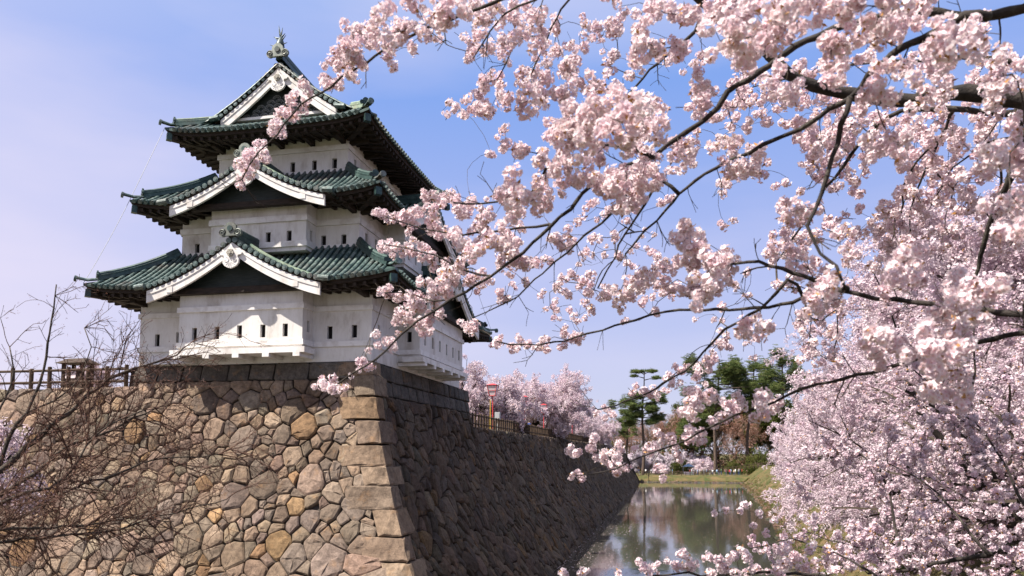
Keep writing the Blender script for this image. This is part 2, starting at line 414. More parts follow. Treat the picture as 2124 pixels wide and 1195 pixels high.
def stone_geo(poly, gap, bulge, face, tilt=0.10, cut=0.13):
    """rounded, faceted stone on a wall; face(u, v, out) -> world point"""
    k = len(poly); cx = sum(p[0] for p in poly) / k; cy = sum(p[1] for p in poly) / k
    q = []
    for i in range(k):                                       # cut the corners
        p0, p1, p2 = poly[i - 1], poly[i], poly[(i + 1) % k]
        s = cut * rng.uniform(0.5, 1.3)
        q.append((p1[0] + (p0[0] - p1[0]) * s, p1[1] + (p0[1] - p1[1]) * s))
        q.append((p1[0] + (p2[0] - p1[0]) * s, p1[1] + (p2[1] - p1[1]) * s))
    out = []
    for p in q:                                              # drop points that sit on top of each other
        if not out or (p[0]-out[-1][0])**2 + (p[1]-out[-1][1])**2 > 0.010: out.append(p)
    if len(out) < 4: return None
    m_ = len(out); size = math.sqrt(sum((p[0]-cx)**2 + (p[1]-cy)**2 for p in out) / m_)
    if size < 0.07: return None
    tu, tv = rng.normal(0, tilt), rng.normal(0, tilt)
    vs_, fs = [], []
    def ring(shr, off, jit, fl):
        for p in out:
            dx, dy = p[0] - cx, p[1] - cy; L = math.hypot(dx, dy) + 1e-6
            s = max(0.15, (L - shr) / L) * (1 + rng.normal(0, jit))
            o2 = off + fl * (tu * dx * s + tv * dy * s) + rng.normal(0, jit * 0.25)
            vs_.append(face(cx + dx * s, cy + dy * s, o2))
    B = bulge * min(1.0, size / 0.42)
    ring(gap, -0.28, 0, 0); ring(gap, 0.0, 0.012, 1); ring(gap + 0.035 + 0.06 * size, B * 0.75, 0.03, 1); ring(gap + size * 0.5, B * 1.05, 0.07, 1)
    vs_.append(face(cx, cy, B * rng.uniform(1.0, 1.2)))
    for a in range(3):
        for i in range(m_):
            j = (i + 1) % m_
            fs.append((a*m_+i, a*m_+j, (a+1)*m_+j, (a+1)*m_+i))
    for i in range(m_): fs.append((3*m_+i, 3*m_+(i+1) % m_, 4*m_))
    return vs_, fs
def face_s(u, z, o):
    b = batter(z); s = 0.15 + 0.046 * (ZT - z); L = math.hypot(1, s)
    return (u, YS - b - o / L, z + o * s / L)
def face_e(v, z, o):
    b = batter(z); s = 0.15 + 0.046 * (ZT - z); L = math.hypot(1, s)
    return (XE + b + o / L, v, z + o * s / L)
def stone_objects(wall, items, keep, flip):
    """items: (verts, faces, colour, sort key); the first keep are pieces, the rest one mass"""
    items.sort(key=lambda q: q[3]); rest = MB()
    for i, (vs_, fs, col, _) in enumerate(items):
        if flip: fs = [tuple(reversed(f)) for f in fs]
        if i < keep:
            mb = MB(); mb.add(vs_, fs, col); mb.build('stone', M['stone'], wall)
        else: rest.add(vs_, fs, col)
    if rest.v: tag(rest.build('stone_mass', M['stone'], wall), kind='stuff')
def project(p):
    q = np.array(p, float); q[2] -= EYE; z = q @ _f
    return PPX + FPX * (q @ _r) / z, PPY - FPX * (q @ _u) / z, z

# corner stones, long and short in turn, shared between the two faces
COURSES = []
z = ZT - 0.02; k = 0
while z > -1.0:
    hgt = rng.uniform(0.72, 1.0) if k else 0.62
    COURSES.append((z - hgt, z, (1.75 if k % 2 == 0 else 0.95) * rng.uniform(0.88, 1.12), (0.95 if k % 2 == 0 else 1.7) * rng.uniform(0.88, 1.12)))
    z -= hgt; k += 1
def course(z_):
    for c in COURSES:
        if c[0] <= z_ <= c[1]: return c
    return COURSES[-1]

south = thing('stone_wall', 'sunlit brown dry-stone wall of fitted boulders below the white keep', 'stone wall', loc=(0, 0, 0))
east = thing('stone_wall', 'shaded grey stone wall running along the moat into the distance', 'stone wall', loc=(0, 0, 0))
items = []
# regular top course under the keep
u = XE - 0.95
while u > -22.2:
    wd = rng.uniform(0.9, 1.9); z0 = ZT - rng.uniform(0.66, 0.78)
    gq = stone_geo([(u - wd, z0), (u, z0), (u, ZT - 0.01), (u - wd, ZT - 0.01)], 0.012, 0.05, face_s, 0.02, 0.06)
    if gq: items.append((*gq, tuple(np.array((0.115, 0.104, 0.092)) * rng.uniform(0.75, 1.2)), 0))
    u -= wd
def rs(u, v):
    base = 0.345 + 0.09 * sstep(ZT - 5.5, ZT - 9.5, v)
    return float(np.clip(base * rng.lognormal(0, 0.42), 0.12, 0.62))
sd, cl = seeds(-44, -11, 0.2, ZT - 0.75, rs, 26000)
for poly, (u, v, r) in cells(sd, cl):
    top = ZT - 0.74 if u > -23.4 else Z_WEST
    zlo, zhi = min(p[1] for p in poly), max(p[1] for p in poly)
    lim = XE + batter(v) - min(c[2] for c in COURSES if c[1] > zlo and c[0] < zhi) + 0.05
    near_q = u > lim - 0.9
    poly = clip_poly(poly, 1, 0, lim); 
    if len(poly) >= 3: poly = clip_poly(poly, 0, 1, top)
    if len(poly) < 3: continue
    gq = stone_geo(poly, rng.uniform(0.002, 0.012), 0.045 if near_q else 0.075, face_s, 0.03 if near_q else 0.10)
    if not gq: continue
    px, py, _ = project(face_s(u, v, 0))
    vis = 0 if (-60 < px < 900 and py < 1240) else 1
    items.append((*gq, tone(), vis * 100 - r))
for i, (z0, z1, ls, le) in enumerate(COURSES):
    zm = (z0 + z1) / 2
    col = tuple((np.array(tone()) + np.array((0.195, 0.145, 0.104))) / 2)
    def cu(z_): return XE + batter(z_)
    # one block wrapped round the corner: south face, arris, east face
    vs_, fs = [], []
    nb = 4; js = []
    g0 = 0.012
    for qz, zz0 in enumerate((z0 + g0, z0 + 0.07, zm, z1 - 0.07, z1 - g0)):
        row = []; zz = zz0 + (rng.normal(0, 0.022) if qz in (0, 4) else 0); ed = 0.05 if qz in (0, 4) else 0.0
        for s in (1.0, 0.66, 0.33, 0.06):
            row.append(face_s(cu(zz) - ls * s + (g0 if s == 1 else 0), zz, (0.095 + rng.normal(0, 0.024) - ed if s < 1 else 0.03)))
        row.append((cu(zz) + 0.070 - ed + rng.normal(0, 0.026), YS - batter(zz) - 0.070 + ed + rng.normal(0, 0.026), zz))
        for s in (0.06, 0.33, 0.66, 1.0):
            row.append(face_e(YS - batter(zz) + le * s - (g0 if s == 1 else 0), zz, (0.095 + rng.normal(0, 0.024) - ed if s < 1 else 0.03)))
        vs_ += row
    nr = 9
    for a in range(4):
        for q in range(nr - 1): fs.append((a*nr+q, a*nr+q+1, (a+1)*nr+q+1, (a+1)*nr+q))
    base = len(vs_)
    for zz in (z0 + g0, z1 - g0):                           # inner edge, closes the joints
        vs_.append(face_s(cu(zz) - ls, zz, -0.25))
        for q in range(1, 8): vs_.append((cu(zz) - 0.4, YS - batter(zz) + 0.4, zz))
        vs_.append(face_e(YS - batter(zz) + le, zz, -0.25))
    for q in range(nr - 1):
        fs.append((q + 1, q, base + q, base + q + 1)); fs.append((4*nr + q, 4*nr + q + 1, base + nr + q + 1, base + nr + q))
    mb = MB(); mb.add(vs_, fs, col); mb.build('corner_stone', M['stone'], south)
stone_objects(south, items, 300, False)
core = MB()
zs = list(np.linspace(ZT - 0.04, -1.3, 16))
for (ua, ub, top) in ((-160, -23.35, Z_WEST - 0.05), (-23.35, XE, ZT - 0.04)):
    zz = [q for q in zs if q < top]; zz = [top] + zz
    vs_ = []
    for q in zz:
        ub_ = ub if ub < XE else XE + batter(q) - 0.12
        vs_ += [face_s(ua, q, -0.12), face_s(ub_, q, -0.12)]
    core.add(vs_, [(2*i, 2*i+2, 2*i+3, 2*i+1) for i in range(len(zz) - 1)])
core.add([(-23.35, 29.0, ZT - 0.05), (-23.35, PLAT_N, ZT - 0.05), (-23.35, PLAT_N, Z_WEST - 0.1), (-23.35, 29.0 - batter(Z_WEST), Z_WEST - 0.1)], [(0, 1, 2, 3)])
core.build('wall_core', M['core'], south)

items = []
for row, (zt, zb) in enumerate(((ZT - 0.01, ZT - 0.72), (ZT - 0.74, ZT - 1.42))):
    u = YS + (0.9 if row == 0 else 1.1)
    while u < PLAT_N:
        wd = rng.uniform(0.8, 1.5)
        gq = stone_geo([(u, zb), (u + wd, zb), (u + wd, zt), (u, zt)], 0.012, 0.05, face_e, 0.02, 0.06)
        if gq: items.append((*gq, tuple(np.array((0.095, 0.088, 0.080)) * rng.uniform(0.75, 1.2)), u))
        u += wd
def re_(u, v):
    base = 0.42 + 0.06 * sstep(70, 130, u)
    return float(np.clip(base * rng.lognormal(0, 0.28), 0.18, 0.62))
for (a, b2, tries) in ((24.0, 62.0, 15000), (62.0, 198.0, 42000)):
    sd, cl = seeds(a, b2, -0.6, ZT - 1.4, re_, tries)
    for poly, (u, v, r) in cells(sd, cl):
        top = ZT - 1.43 if u < PLAT_N + 0.2 else Z_EAST
        zlo, zhi = min(p[1] for p in poly), max(p[1] for p in poly)
        lim = YS - batter(v) + min([c[3] for c in COURSES if c[1] > zlo and c[0] < zhi] or [1.0]) - 0.05
        poly = clip_poly(poly, -1, 0, -lim)
        if len(poly) >= 3: poly = clip_poly(poly, 0, 1, top)
        if len(poly) < 3: continue
        nq = u < lim + 0.9
        gq = stone_geo(poly, rng.uniform(0.008, 0.022), 0.045 if nq else 0.13, face_e, 0.03 if nq else 0.13)
        if not gq: continue
        px, py, dd = project(face_e(u, v, 0))
        items.append((*gq, tone(0.46), (0 if py < 1230 else 500) + dd - 6 * r))  # east stones get a darker colour that stands in for shade on this face
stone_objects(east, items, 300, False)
core = MB()
for (va, vb, top) in ((24.0, PLAT_N, ZT - 0.04), (PLAT_N, WALL_N + 0.6, Z_EAST - 0.05)):
    zz = [top] + [q for q in zs if q < top]; vs_ = []
    for q in zz:
        va_ = YS - batter(q) + 0.12 if va < 25 else va
        vs_ += [face_e(va_, q, -0.12), face_e(vb, q, -0.12)]
    core.add(vs_, [(2*i, 2*i+2, 2*i+3, 2*i+1) for i in range(len(zz) - 1)])
core.add([(XE + batter(Z_EAST) - 0.1, PLAT_N, Z_EAST - 0.1), (XE - 0.05, PLAT_N, ZT - 0.05), (-23.3, PLAT_N, ZT - 0.05), (-23.3, PLAT_N, Z_EAST - 0.1)], [(0, 1, 2, 3)])
core.add([(XE + batter(-1.3), WALL_N + 0.5, -1.3), (XE + batter(Z_EAST), WALL_N + 0.5, Z_EAST - 0.05), (-120, WALL_N + 0.5, Z_EAST - 0.05), (-120, WALL_N + 0.5, -1.3)], [(0, 1, 2, 3)])
core.build('wall_core', M['core'], east)
# ------------------------------------------------------------------ the keep
keep = thing('castle_keep', 'white three-storeyed castle keep with green copper roofs and gabled bays', 'castle', loc=(0, 0, 0))
CX, CY = (XE + XW) / 2, (YS + YN) / 2
H = lambda z_: z_ + EYE
STOREY = [  # x0 x1 y0 y1 base soffit overhang eave top-of-roof corner-lift next-inset
    dict(x0=XW, x1=XE, y0=YS, y1=YN, zb=H(3.83), zs=H(6.80), ov=1.62, ze=H(6.98), zt=H(9.10), lift=0.34, inset=1.13),
    dict(x0=XW+1.13, x1=XE-1.13, y0=YS+1.13, y1=YN-1.13, zb=H(8.6), zs=H(10.84), ov=1.58, ze=H(11.00), zt=H(13.00), lift=0.34, inset=1.07),
    dict(x0=XW+2.2, x1=XE-2.2, y0=YS+2.2, y1=YN-2.2, zb=H(12.5), zs=H(14.55), ov=1.72, ze=H(14.66), zt=H(16.0), lift=0.36, inset=None)]
BAND = [[(4.46, 4.68), (5.97, 6.19)], [(8.93, 9.17), (10.06, 10.32)], [(12.86, 13.04), (13.98, 14.21)]]

class Wall:
    """vertical plaster wall with real openings: o + s*u, facing n"""
    def __init__(self, o, u, n): self.o, self.u, self.n = Vector(o), Vector(u), Vector(n)
    def pt(self, s, z_, d=0.0):
        p = self.o + self.u * s + self.n * d; return (p.x, p.y, z_)
    def panel(self, s0, s1, z0, z1, holes, name, parent, depth=0.17):
        ss = sorted({s0, s1, *[q for h in holes for q in h[:2]]}); zz = sorted({z0, z1, *[q for h in holes for q in h[2:]]})
        mb = MB()
        flip = self.u.cross(Vector((0, 0, 1))).dot(self.n) < 0
        def quad(a, b_, c, d):
            mb.add([a, b_, c, d], [(3, 2, 1, 0) if flip else (0, 1, 2, 3)])
        for i in range(len(ss) - 1):
            for j in range(len(zz) - 1):
                sm, zm = (ss[i] + ss[i+1]) / 2, (zz[j] + zz[j+1]) / 2
                if any(h[0] < sm < h[1] and h[2] < zm < h[3] for h in holes): continue
                quad(self.pt(ss[i], zz[j]), self.pt(ss[i+1], zz[j]), self.pt(ss[i+1], zz[j+1]), self.pt(ss[i], zz[j+1]))
        for (a, b_, c, d) in holes:
            P = self.pt; e = -depth
            quad(P(a, c), P(a, d), P(a, d, e), P(a, c, e)); quad(P(b_, d), P(b_, c), P(b_, c, e), P(b_, d, e))
            quad(P(a, c), P(a, c, e), P(b_, c, e), P(b_, c)); quad(P(a, d, e), P(a, d), P(b_, d), P(b_, d, e))
        o = mb.build(name, M['plaster'], parent)
        for (a, b_, c, d) in holes:                        # the dark inside and its bars
            wb = MB(); P = self.pt; e = -depth + 0.015
            wb.add([P(a, c, e), P(b_, c, e), P(b_, d, e), P(a, d, e)], [(3, 2, 1, 0) if flip else (0, 1, 2, 3)])
            for q in (0.5,):
                s = a + (b_ - a) * q
                wb.bar(P(s, c, e + 0.03), P(s, d, e + 0.03), 0.025, 0.025, self.n)
            wb.build('window', M['hole'], o)
        return o
    def band(self, s0, s1, z0, z1, parent, name='wall_band', out=0.07):
        mb = MB(); a = self.pt(s0, z0, out); b_ = self.pt(s1, z1, -0.05)
        lo = [min(a[i], b_[i]) for i in range(3)]; hi = [max(a[i], b_[i]) for i in range(3)]
        mb.box(lo, hi); return mb.build(name, M['trim'], parent)

def win_s(px_list, Y, wd=0.235, ht=0.54):
    return [(lambda p: (p[0] - wd/2, p[0] + wd/2, p[2] - ht/2, p[2] + ht/2))(on_y(x, y, Y)) for x, y in px_list]
def win_e(px_list, X, wd=0.26, ht=0.54, o=0.0):
    return [(lambda p: (p[1] - wd/2, p[1] + wd/2, p[2] - ht/2, p[2] + ht/2))(on_x(x, y, X)) for x, y in px_list]
def even(a, b_, k, zc, wd=0.235, ht=0.54):
    return [(a + (b_ - a) * (i + 0.5) / k - wd/2, a + (b_ - a) * (i + 0.5) / k + wd/2, zc - ht/2, zc + ht/2) for i in range(k)]

WINZ = [5.28, 9.50, 13.42]
HOLES_S = [win_s([(326, 706), (370, 702), (684, 690), (735, 687)], YS), win_s([(409, 518), (671, 501), (713, 499)], YS + 1.13),
           win_s([(607, 347), (652, 343), (694, 339), (478, 356)], YS + 2.2, 0.235, 0.47)]
HOLES_E = [win_e([(786, 688), (848, 703)], XE), win_e([(760, 497), (780, 509)], XE - 1.13), win_e([(737, 342)], XE - 2.2, 0.24, 0.47) + even(33.5, 40, 4, H(13.45), 0.24, 0.47)]
for i, S in enumerate(STOREY):
    zb, zs_ = S['zb'], S['zs'] + 0.05
    ws = Wall((0, S['y0'], 0), (1, 0, 0), (0, -1, 0)); we = Wall((S['x1'], 0, 0), (0, 1, 0), (1, 0, 0))
    wn_ = Wall((0, S['y1'], 0), (1, 0, 0), (0, 1, 0)); ww = Wall((S['x0'], 0, 0), (0, 1, 0), (-1, 0, 0))
    lx, ly = S['x1'] - S['x0'], S['y1'] - S['y0']
    for wobj, a, b_, hs in ((ws, S['x0'], S['x1'], HOLES_S[i]), (we, S['y0'], S['y1'], HOLES_E[i]),
                            (wn_, S['x0'], S['x1'], even(S['x0'] + 0.6, S['x1'] - 0.6, 6 - i, H(WINZ[i]))), (ww, S['y0'], S['y1'], even(S['y0'] + 0.6, S['y1'] - 0.6, 7 - i, H(WINZ[i])))):
        wp = wobj.panel(a, b_, zb, zs_, hs, 'wall', keep)
        for q, (z0, z1) in enumerate(BAND[i]):
            oo = 0.07 + 0.004 * q
            wobj.band(a - oo * (wobj in (ws, wn_)), b_ + oo * (wobj in (ws, wn_)), H(z0), H(z1), wp, 'wall_band', oo)

# ---- bays
def bay(side, storey, a, b_, out, zbot, ztop, holes, corbels):
    S = STOREY[storey]
    if side == 'S': F = Wall((0, S['y0'] - out, 0), (1, 0, 0), (0, -1, 0)); R0 = Wall((b_, S['y0'] - out, 0), (0, 1, 0), (1, 0, 0)); L0 = Wall((a, S['y0'] - out, 0), (0, 1, 0), (-1, 0, 0))
    else: F = Wall((S['x1'] + out, 0, 0), (0, 1, 0), (1, 0, 0)); R0 = Wall((S['x1'], b_, 0), (1, 0, 0), (0, 1, 0)); L0 = Wall((S['x1'], a, 0), (1, 0, 0), (0, -1, 0))
    fp = F.panel(a, b_, zbot, ztop, holes, 'bay_wall', keep)
    side_hole = [(out * 0.42, out * 0.42 + 0.22, H(WINZ[storey]) - 0.24, H(WINZ[storey]) + 0.24)]
    R0.panel(0, out, zbot, ztop, side_hole, 'bay_side', keep); L0.panel(0, out, zbot, ztop, side_hole, 'bay_side', keep)
    mb = MB()
    if side == 'S': mb.box((a, S['y0'] - out + 0.002, zbot), (b_, S['y0'] - 0.01, zbot + 0.03))
    else: mb.box((S['x1'] + 0.01, a, zbot), (S['x1'] + out - 0.002, b_, zbot + 0.03))
    mb.build('bay_floor', M['plaster'], keep)
    for q, (z0, z1) in enumerate(BAND[storey]):
        oo = 0.076 + 0.004 * q
        F.band(a - oo, b_ + oo, H(z0), H(z1), fp, 'wall_band', oo)
        R0.band(0, out, H(z0) + 0.002, H(z1) - 0.002, fp, 'wall_band', oo - 0.003); L0.band(0, out, H(z0) + 0.002, H(z1) - 0.002, fp, 'wall_band', oo - 0.003)
    if corbels:
        sl = MB()
        if side == 'S': sl.box((a - 0.24, S['y0'] - out - 0.26, zbot - 0.01), (b_ + 0.24, S['y0'] - 0.3, zbot + 0.22))
        else: sl.box((S['x1'] + 0.3, a - 0.24, zbot - 0.01), (S['x1'] + out + 0.26, b_ + 0.24, zbot + 0.22))
        sl.build('bay_sill', M['trim'], keep)
        for k in range(corbels):
            s = a + (b_ - a) * (0.02 + 0.96 * k / (corbels - 1)); cb = MB()
            if side == 'S': cb.box((s - 0.15, S['y0'] - out - 0.27, zbot - 0.17), (s + 0.15, S['y0'] - 0.02, zbot - 0.012))
            else: cb.box((S['x1'] + 0.02, s - 0.15, zbot - 0.17), (S['x1'] + out + 0.27, s + 0.15, zbot - 0.012))
            cb.build('corbel', M['trim'], keep)
        if side == 'S':
            fl = MB()                                          # flared drop-hatch foot at the west end
            fl.add([(a - 2.0, S['y0'] - 0.02, H(4.30)), (a + 0.3, S['y0'] - 0.02, H(4.30)), (a + 0.3, S['y0'] - 0.42, H(3.86)), (a - 2.0, S['y0'] - 0.42, H(3.86)),
                    (a - 2.0, S['y0'] - 0.02, H(3.86)), (a + 0.3, S['y0'] - 0.02, H(3.86))], [(0, 1, 2, 3), (3, 2, 5, 4), (0, 3, 4), (1, 5, 2)])
            fl.build('flared_foot', M['trim'], keep)
SB = [(-20.36, -14.64), (-19.75, -15.17)]
EB = [(32.1, 39.3), (32.95, 38.45)]
bay('S', 0, *SB[0], 0.95, H(4.12), H(6.85), win_s([(403, 693), (449.5, 690.5), (496.5, 688), (545, 686.5), (591.5, 684.5)], YS - 0.95), 5)
bay('S', 1, *SB[1], 0.95, H(8.75), H(10.88), win_s([(556, 494.5), (599.5, 491)], YS + 0.18), 0)
bay('E', 0, *EB[0], 1.05, H(4.12), H(6.85), even(EB[0][0] + 0.2, EB[0][1] - 0.1, 6, H(5.25), 0.26), 6)
bay('E', 1, *EB[1], 1.05, H(8.75), H(10.88), even(EB[1][0] + 0.2, EB[1][1] - 0.2, 5, H(9.55), 0.26), 0)

# ---- roofs
PITCH_T = 0.298
def roll_mesh(path, r=0.078, seg=0.42, cap=True):
    """half-round copper roll following path (already on the pan surface), with stepped sheets and a round end"""
    mb = MB(); P = [Vector(p) for p in path]
    L = [0.0]
    for i in range(1, len(P)): L.append(L[-1] + (P[i] - P[i-1]).length)
    tot = L[-1]
    def pos(s):
        s = min(max(s, 0), tot)
        for i in range(1, len(P)):
            if s <= L[i] + 1e-9: return P[i-1].lerp(P[i], (s - L[i-1]) / max(1e-9, L[i] - L[i-1]))
        return P[-1]
    k = max(1, int(round(tot / seg))); st = tot / k
    for i in range(k):
        a, b_ = pos(i * st), pos((i + 1) * st + 0.01); d = (b_ - a).normalized(); side = d.cross(Vector((0, 0, 1))).normalized(); up = side.cross(d)
        n_ = 6; r0, r1 = r * 1.10, r * 0.98
        vs_ = [a + (side * math.cos(math.pi * j / n_) + up * math.sin(math.pi * j / n_)) * r0 + up * 0.02 for j in range(n_ + 1)] + \
              [b_ + (side * math.cos(math.pi * j / n_) + up * math.sin(math.pi * j / n_)) * r1 + up * 0.02 for j in range(n_ + 1)]
        mb.add(vs_, [(j, j+1, n_+1+j+1, n_+1+j) for j in range(n_)] + [tuple(reversed(range(n_ + 1)))])
    if cap:
        a, b_ = P[0], pos(min(0.2, tot)); d = (b_ - a).normalized(); c = a + Vector((0, 0, 0.02))
        mb.tube([c - d * 0.05, c + d * 0.05], r * 1.28, 10)
        mb.tube([c - d * 0.062, c - d * 0.045], [r * 0.80, r * 0.80], 8)
    return mb
def half(S, side, tt):
    ins = S.get('run_top', S['inset'])
    v = ((S['x1'] - S['x0']) / 2 if side in 'SN' else (S['y1'] - S['y0']) / 2) + S['ov'] + (-ins - S['ov']) * tt
    return max(v, S['verge']) if side in 'EW' and 'verge' in S else v
def skirt_pt(S, side, a, tt):
    """point on the concave roof: a = metres along the eave from the middle, tt 0 eave .. 1 top"""
    hx, hy = (S['x1'] - S['x0']) / 2, (S['y1'] - S['y0']) / 2
    cx, cy = (S['x0'] + S['x1']) / 2, (S['y0'] + S['y1']) / 2
    ins = S.get('run_top', S['inset'])
    off = S['ov'] + (-ins - S['ov']) * tt
    hl = half(S, side, tt)
    s = min(1.0, abs(a) / max(hl, 1e-3))
    z_ = S['ze'] + (S['zt'] - S['ze']) * (0.72 * tt + 0.28 * tt * tt) + S['lift'] * (0.25 * s ** 2 + 0.75 * s ** 6) * (1 - tt) ** 1.6
    if side == 'S': return Vector((cx + a, cy - hy - off, z_))
    if side == 'N': return Vector((cx - a, cy + hy + off, z_))
    if side == 'E': return Vector((cx + hx + off, cy + a, z_))
    return Vector((cx - hx - off, cy - a, z_))
def roof(S, name, skip=None, tmax=None, cut=None):
    tmax = tmax or {}; cut = cut or {}
    def inc(side, a):
        c = cut.get(side); return c is not None and c[0] < a < c[1]
    pan = MB(); NT, NS = 6, 48
    for side in 'SENW':
        vs_ = []
        tm = tmax.get(side, 1.0)
        for j in range(NT + 1):
            tt = tm * j / NT; hl = half(S, side, tt)
            for i in range(NS + 1): vs_.append(skirt_pt(S, side, hl * (2 * i / NS - 1), tt))
        pan.add(vs_, [(j*(NS+1)+i, j*(NS+1)+i+1, (j+1)*(NS+1)+i+1, (j+1)*(NS+1)+i) for j in range(NT) for i in range(NS) if j >= 2 or not inc(side, half(S, side, 0) * (2 * (i + 0.5) / NS - 1))])
        # eave edge: a sheet-copper drip, then two stepped timber boards back under it
        hl = half(S, side, 0.0)
        for (back0, back1, d0, d1) in ((0.0, 0.03, 0.0, 0.09),):
            q = []
            for i in range(NS + 1):
                p = skirt_pt(S, side, hl * (2*i/NS - 1), 0.0); q.append(p)
            pan.add([p - Vector((0, 0, 0.10)) for p in q] + q, [(i, i+1, NS+1+i+1, NS+1+i) for i in range(NS) if not inc(side, hl * (2 * (i + 0.5) / NS - 1))])
    ro = pan.build(name, M['copper_dark'], keep, smooth=False)
    for side in 'SENW':
        # soffit and fascia follow the lifted eave
        rows = []
        for (inn, dz) in ((0.02, -0.10), (0.10, -0.13), (0.10, -0.24), (0.34, -0.26), (0.34, -0.37), (S['ov'] + 0.02, None)):
            row = []
            hl = half(S, side, 0.0) - inn
            for i in range(NS + 1):
                f = 2*i/NS - 1
                p = skirt_pt(S, side, half(S, side, 0) * f, 0.0)
                d = {'S': (0, 1), 'N': (0, -1), 'E': (-1, 0), 'W': (1, 0)}[side]; e = {'S': (1, 0), 'N': (-1, 0), 'E': (0, 1), 'W': (0, -1)}[side]
                x = p.x + d[0]*inn - e[0]*inn*f; y = p.y + d[1]*inn - e[1]*inn*f
                z_ = p.z + dz if dz is not None else S['zs'] + 0.02 + 0.10 * abs(f) ** 6
                row.append((x, y, z_))
            rows.append(row)
        vs_ = [p for r in rows for p in r]
        runs = [[]]
        for i in range(NS):
            if inc(side, half(S, side, 0) * (2 * (i + 0.5) / NS - 1)):
                if runs[-1]: runs.append([])
            else: runs[-1].append(i)
        for rn in [q for q in runs if q]:
            wd_ = len(rn) + 1; wood = MB()
            wood.add([r[i] for r in rows for i in range(rn[0], rn[-1] + 2)], [((j+1)*wd_+i, (j+1)*wd_+i+1, j*wd_+i+1, j*wd_+i) for j in range(len(rows)-1) for i in range(len(rn))])
            wood.build('eave_boards', M['wood'], ro)
    rf = MB()                                                # rafter ends, too small to tell apart singly
    for side in 'SENW':
        hl = half(S, side, 0.0) - 0.5; k = int(2 * hl / 0.42)
        for i in range(k + 1):
            a = -hl + 2 * hl * i / k
            if inc(side, a): continue
            p = skirt_pt(S, side, a, 0.0); d = Vector({'S': (0, 1, 0), 'N': (0, -1, 0), 'E': (-1, 0, 0), 'W': (1, 0, 0)}[side])
            o0 = p + d * 0.16 + Vector((0, 0, -0.33)); o1 = p + d * (S['ov'] - 0.02); o1.z = S['zs'] - 0.03 + 0.12 * (abs(a) / hl) ** 6
            rf.bar(o0, o1, 0.13, 0.15)
    tag(rf.build('rafters', M['wood'], ro), kind='stuff')
    for side in 'SENW':                                      # cantilever arms carrying the eave purlin
        wid = (half(S, side, 0) - S['ov'])
        ks = 5 if side in 'SN' else 6
        d = Vector({'S': (0, -1, 0), 'N': (0, 1, 0), 'E': (1, 0, 0), 'W': (-1, 0, 0)}[side])
        for i in range(ks):
            a = -wid + 0.22 + (2 * wid - 0.44) * i / (ks - 1)
            if inc(side, a): continue
            p = skirt_pt(S, side, a, 0.0); base = p - d * (S['ov'] + 0.05); br = MB()
            zz = S['zs'] - 0.17
            br.bar((base.x, base.y, zz), (base.x + d.x * 0.95, base.y + d.y * 0.95, zz + 0.03), 0.22, 0.26)
            br.build('eave_bracket', M['wood'], ro)
        spans = [(-wid - 0.75, wid + 0.75)] if side not in cut else [(-wid - 0.75, cut[side][0]), (cut[side][1], wid + 0.75)]
        for (sa, sb) in spans:
            pl = MB(); a0 = skirt_pt(S, side, sa, 0); a1 = skirt_pt(S, side, sb, 0); ofs = S['ov'] - 0.8
            pl.bar((a0.x - d.x * ofs, a0.y - d.y * ofs, S['zs'] - 0.04), (a1.x - d.x * ofs, a1.y - d.y * ofs, S['zs'] - 0.04), 0.2, 0.2)
            pl.build('eave_purlin', M['wood'], ro)
    # tile rolls
    for side in 'SENW':
        hl = half(S, side, 0.0); tm = tmax.get(side, 1.0); k = int((2 * hl - 0.5) / PITCH_T)
        for i in range(k + 1):
            a = -(k * PITCH_T) / 2 + i * PITCH_T
            te = tm
            if abs(a) > half(S, side, tm): te = (hl - abs(a)) / (S['ov'] + S.get('run_top', S['inset']))
            if te < 0.06: continue
            ts = skip(side, a) if skip else 0.0
            if ts > te - 0.1: continue
            path = [skirt_pt(S, side, a, ts + (te - ts) * q / 5) for q in range(6)]
            out = (path[0] - path[1]).normalized() * 0.06
            path[0] = path[0] + out
            roll_mesh(path, cap=ts == 0).build('tile_roll', M['copper'], ro)
    return ro
def scroll_plate(parent, c, ux, n_, size, name='ridge_end_ornament', mat=None):
    """demon-tile shape at the end of a ridge: rounded plate, boss and two side scrolls"""
    ux, n_ = Vector(ux), Vector(n_); uz = Vector((0, 0, 1)); c = Vector(c); mb = MB(); s = size
    pl = [(-0.42, -0.45), (0.42, -0.45), (0.50, -0.05), (0.44, 0.34), (0.24, 0.54), (0, 0.60), (-0.24, 0.54), (-0.44, 0.34), (-0.50, -0.05)]
    sg = 1 if ux.cross(uz).dot(n_) > 0 else -1
    mb.prism([(p[0] * s * sg, p[1] * s) for p in pl][::1], c - n_ * 0.10 * s, ux * sg, uz, 0.22 * s)
    o = mb.build(name, mat or M['copper_pale'], parent)
    b2 = MB(); b2.disc(c + n_ * 0.14 * s + uz * 0.10 * s, n_, 0.22 * s, 0.10 * s, 12); b2.build('boss', M['copper_dark'], o)
    for sd_ in (-1, 1):
        k = MB(); q = c + ux * (0.62 * s * sd_) - uz * 0.20 * s + n_ * 0.02 * s
        k.disc(q, n_, 0.30 * s, 0.20 * s, 14)
        turns = []
        for i in range(22):
            th = i / 21 * 2 * math.pi * 1.5; rr = s * (0.25 - 0.19 * i / 21)
            turns.append(q + n_ * 0.12 * s + ux * (math.cos(th) * rr * sd_) + uz * (math.sin(th) * rr))
        k.tube(turns, 0.035 * s, 5)
        k.build('scroll', mat or M['copper_pale'], o)
    return o
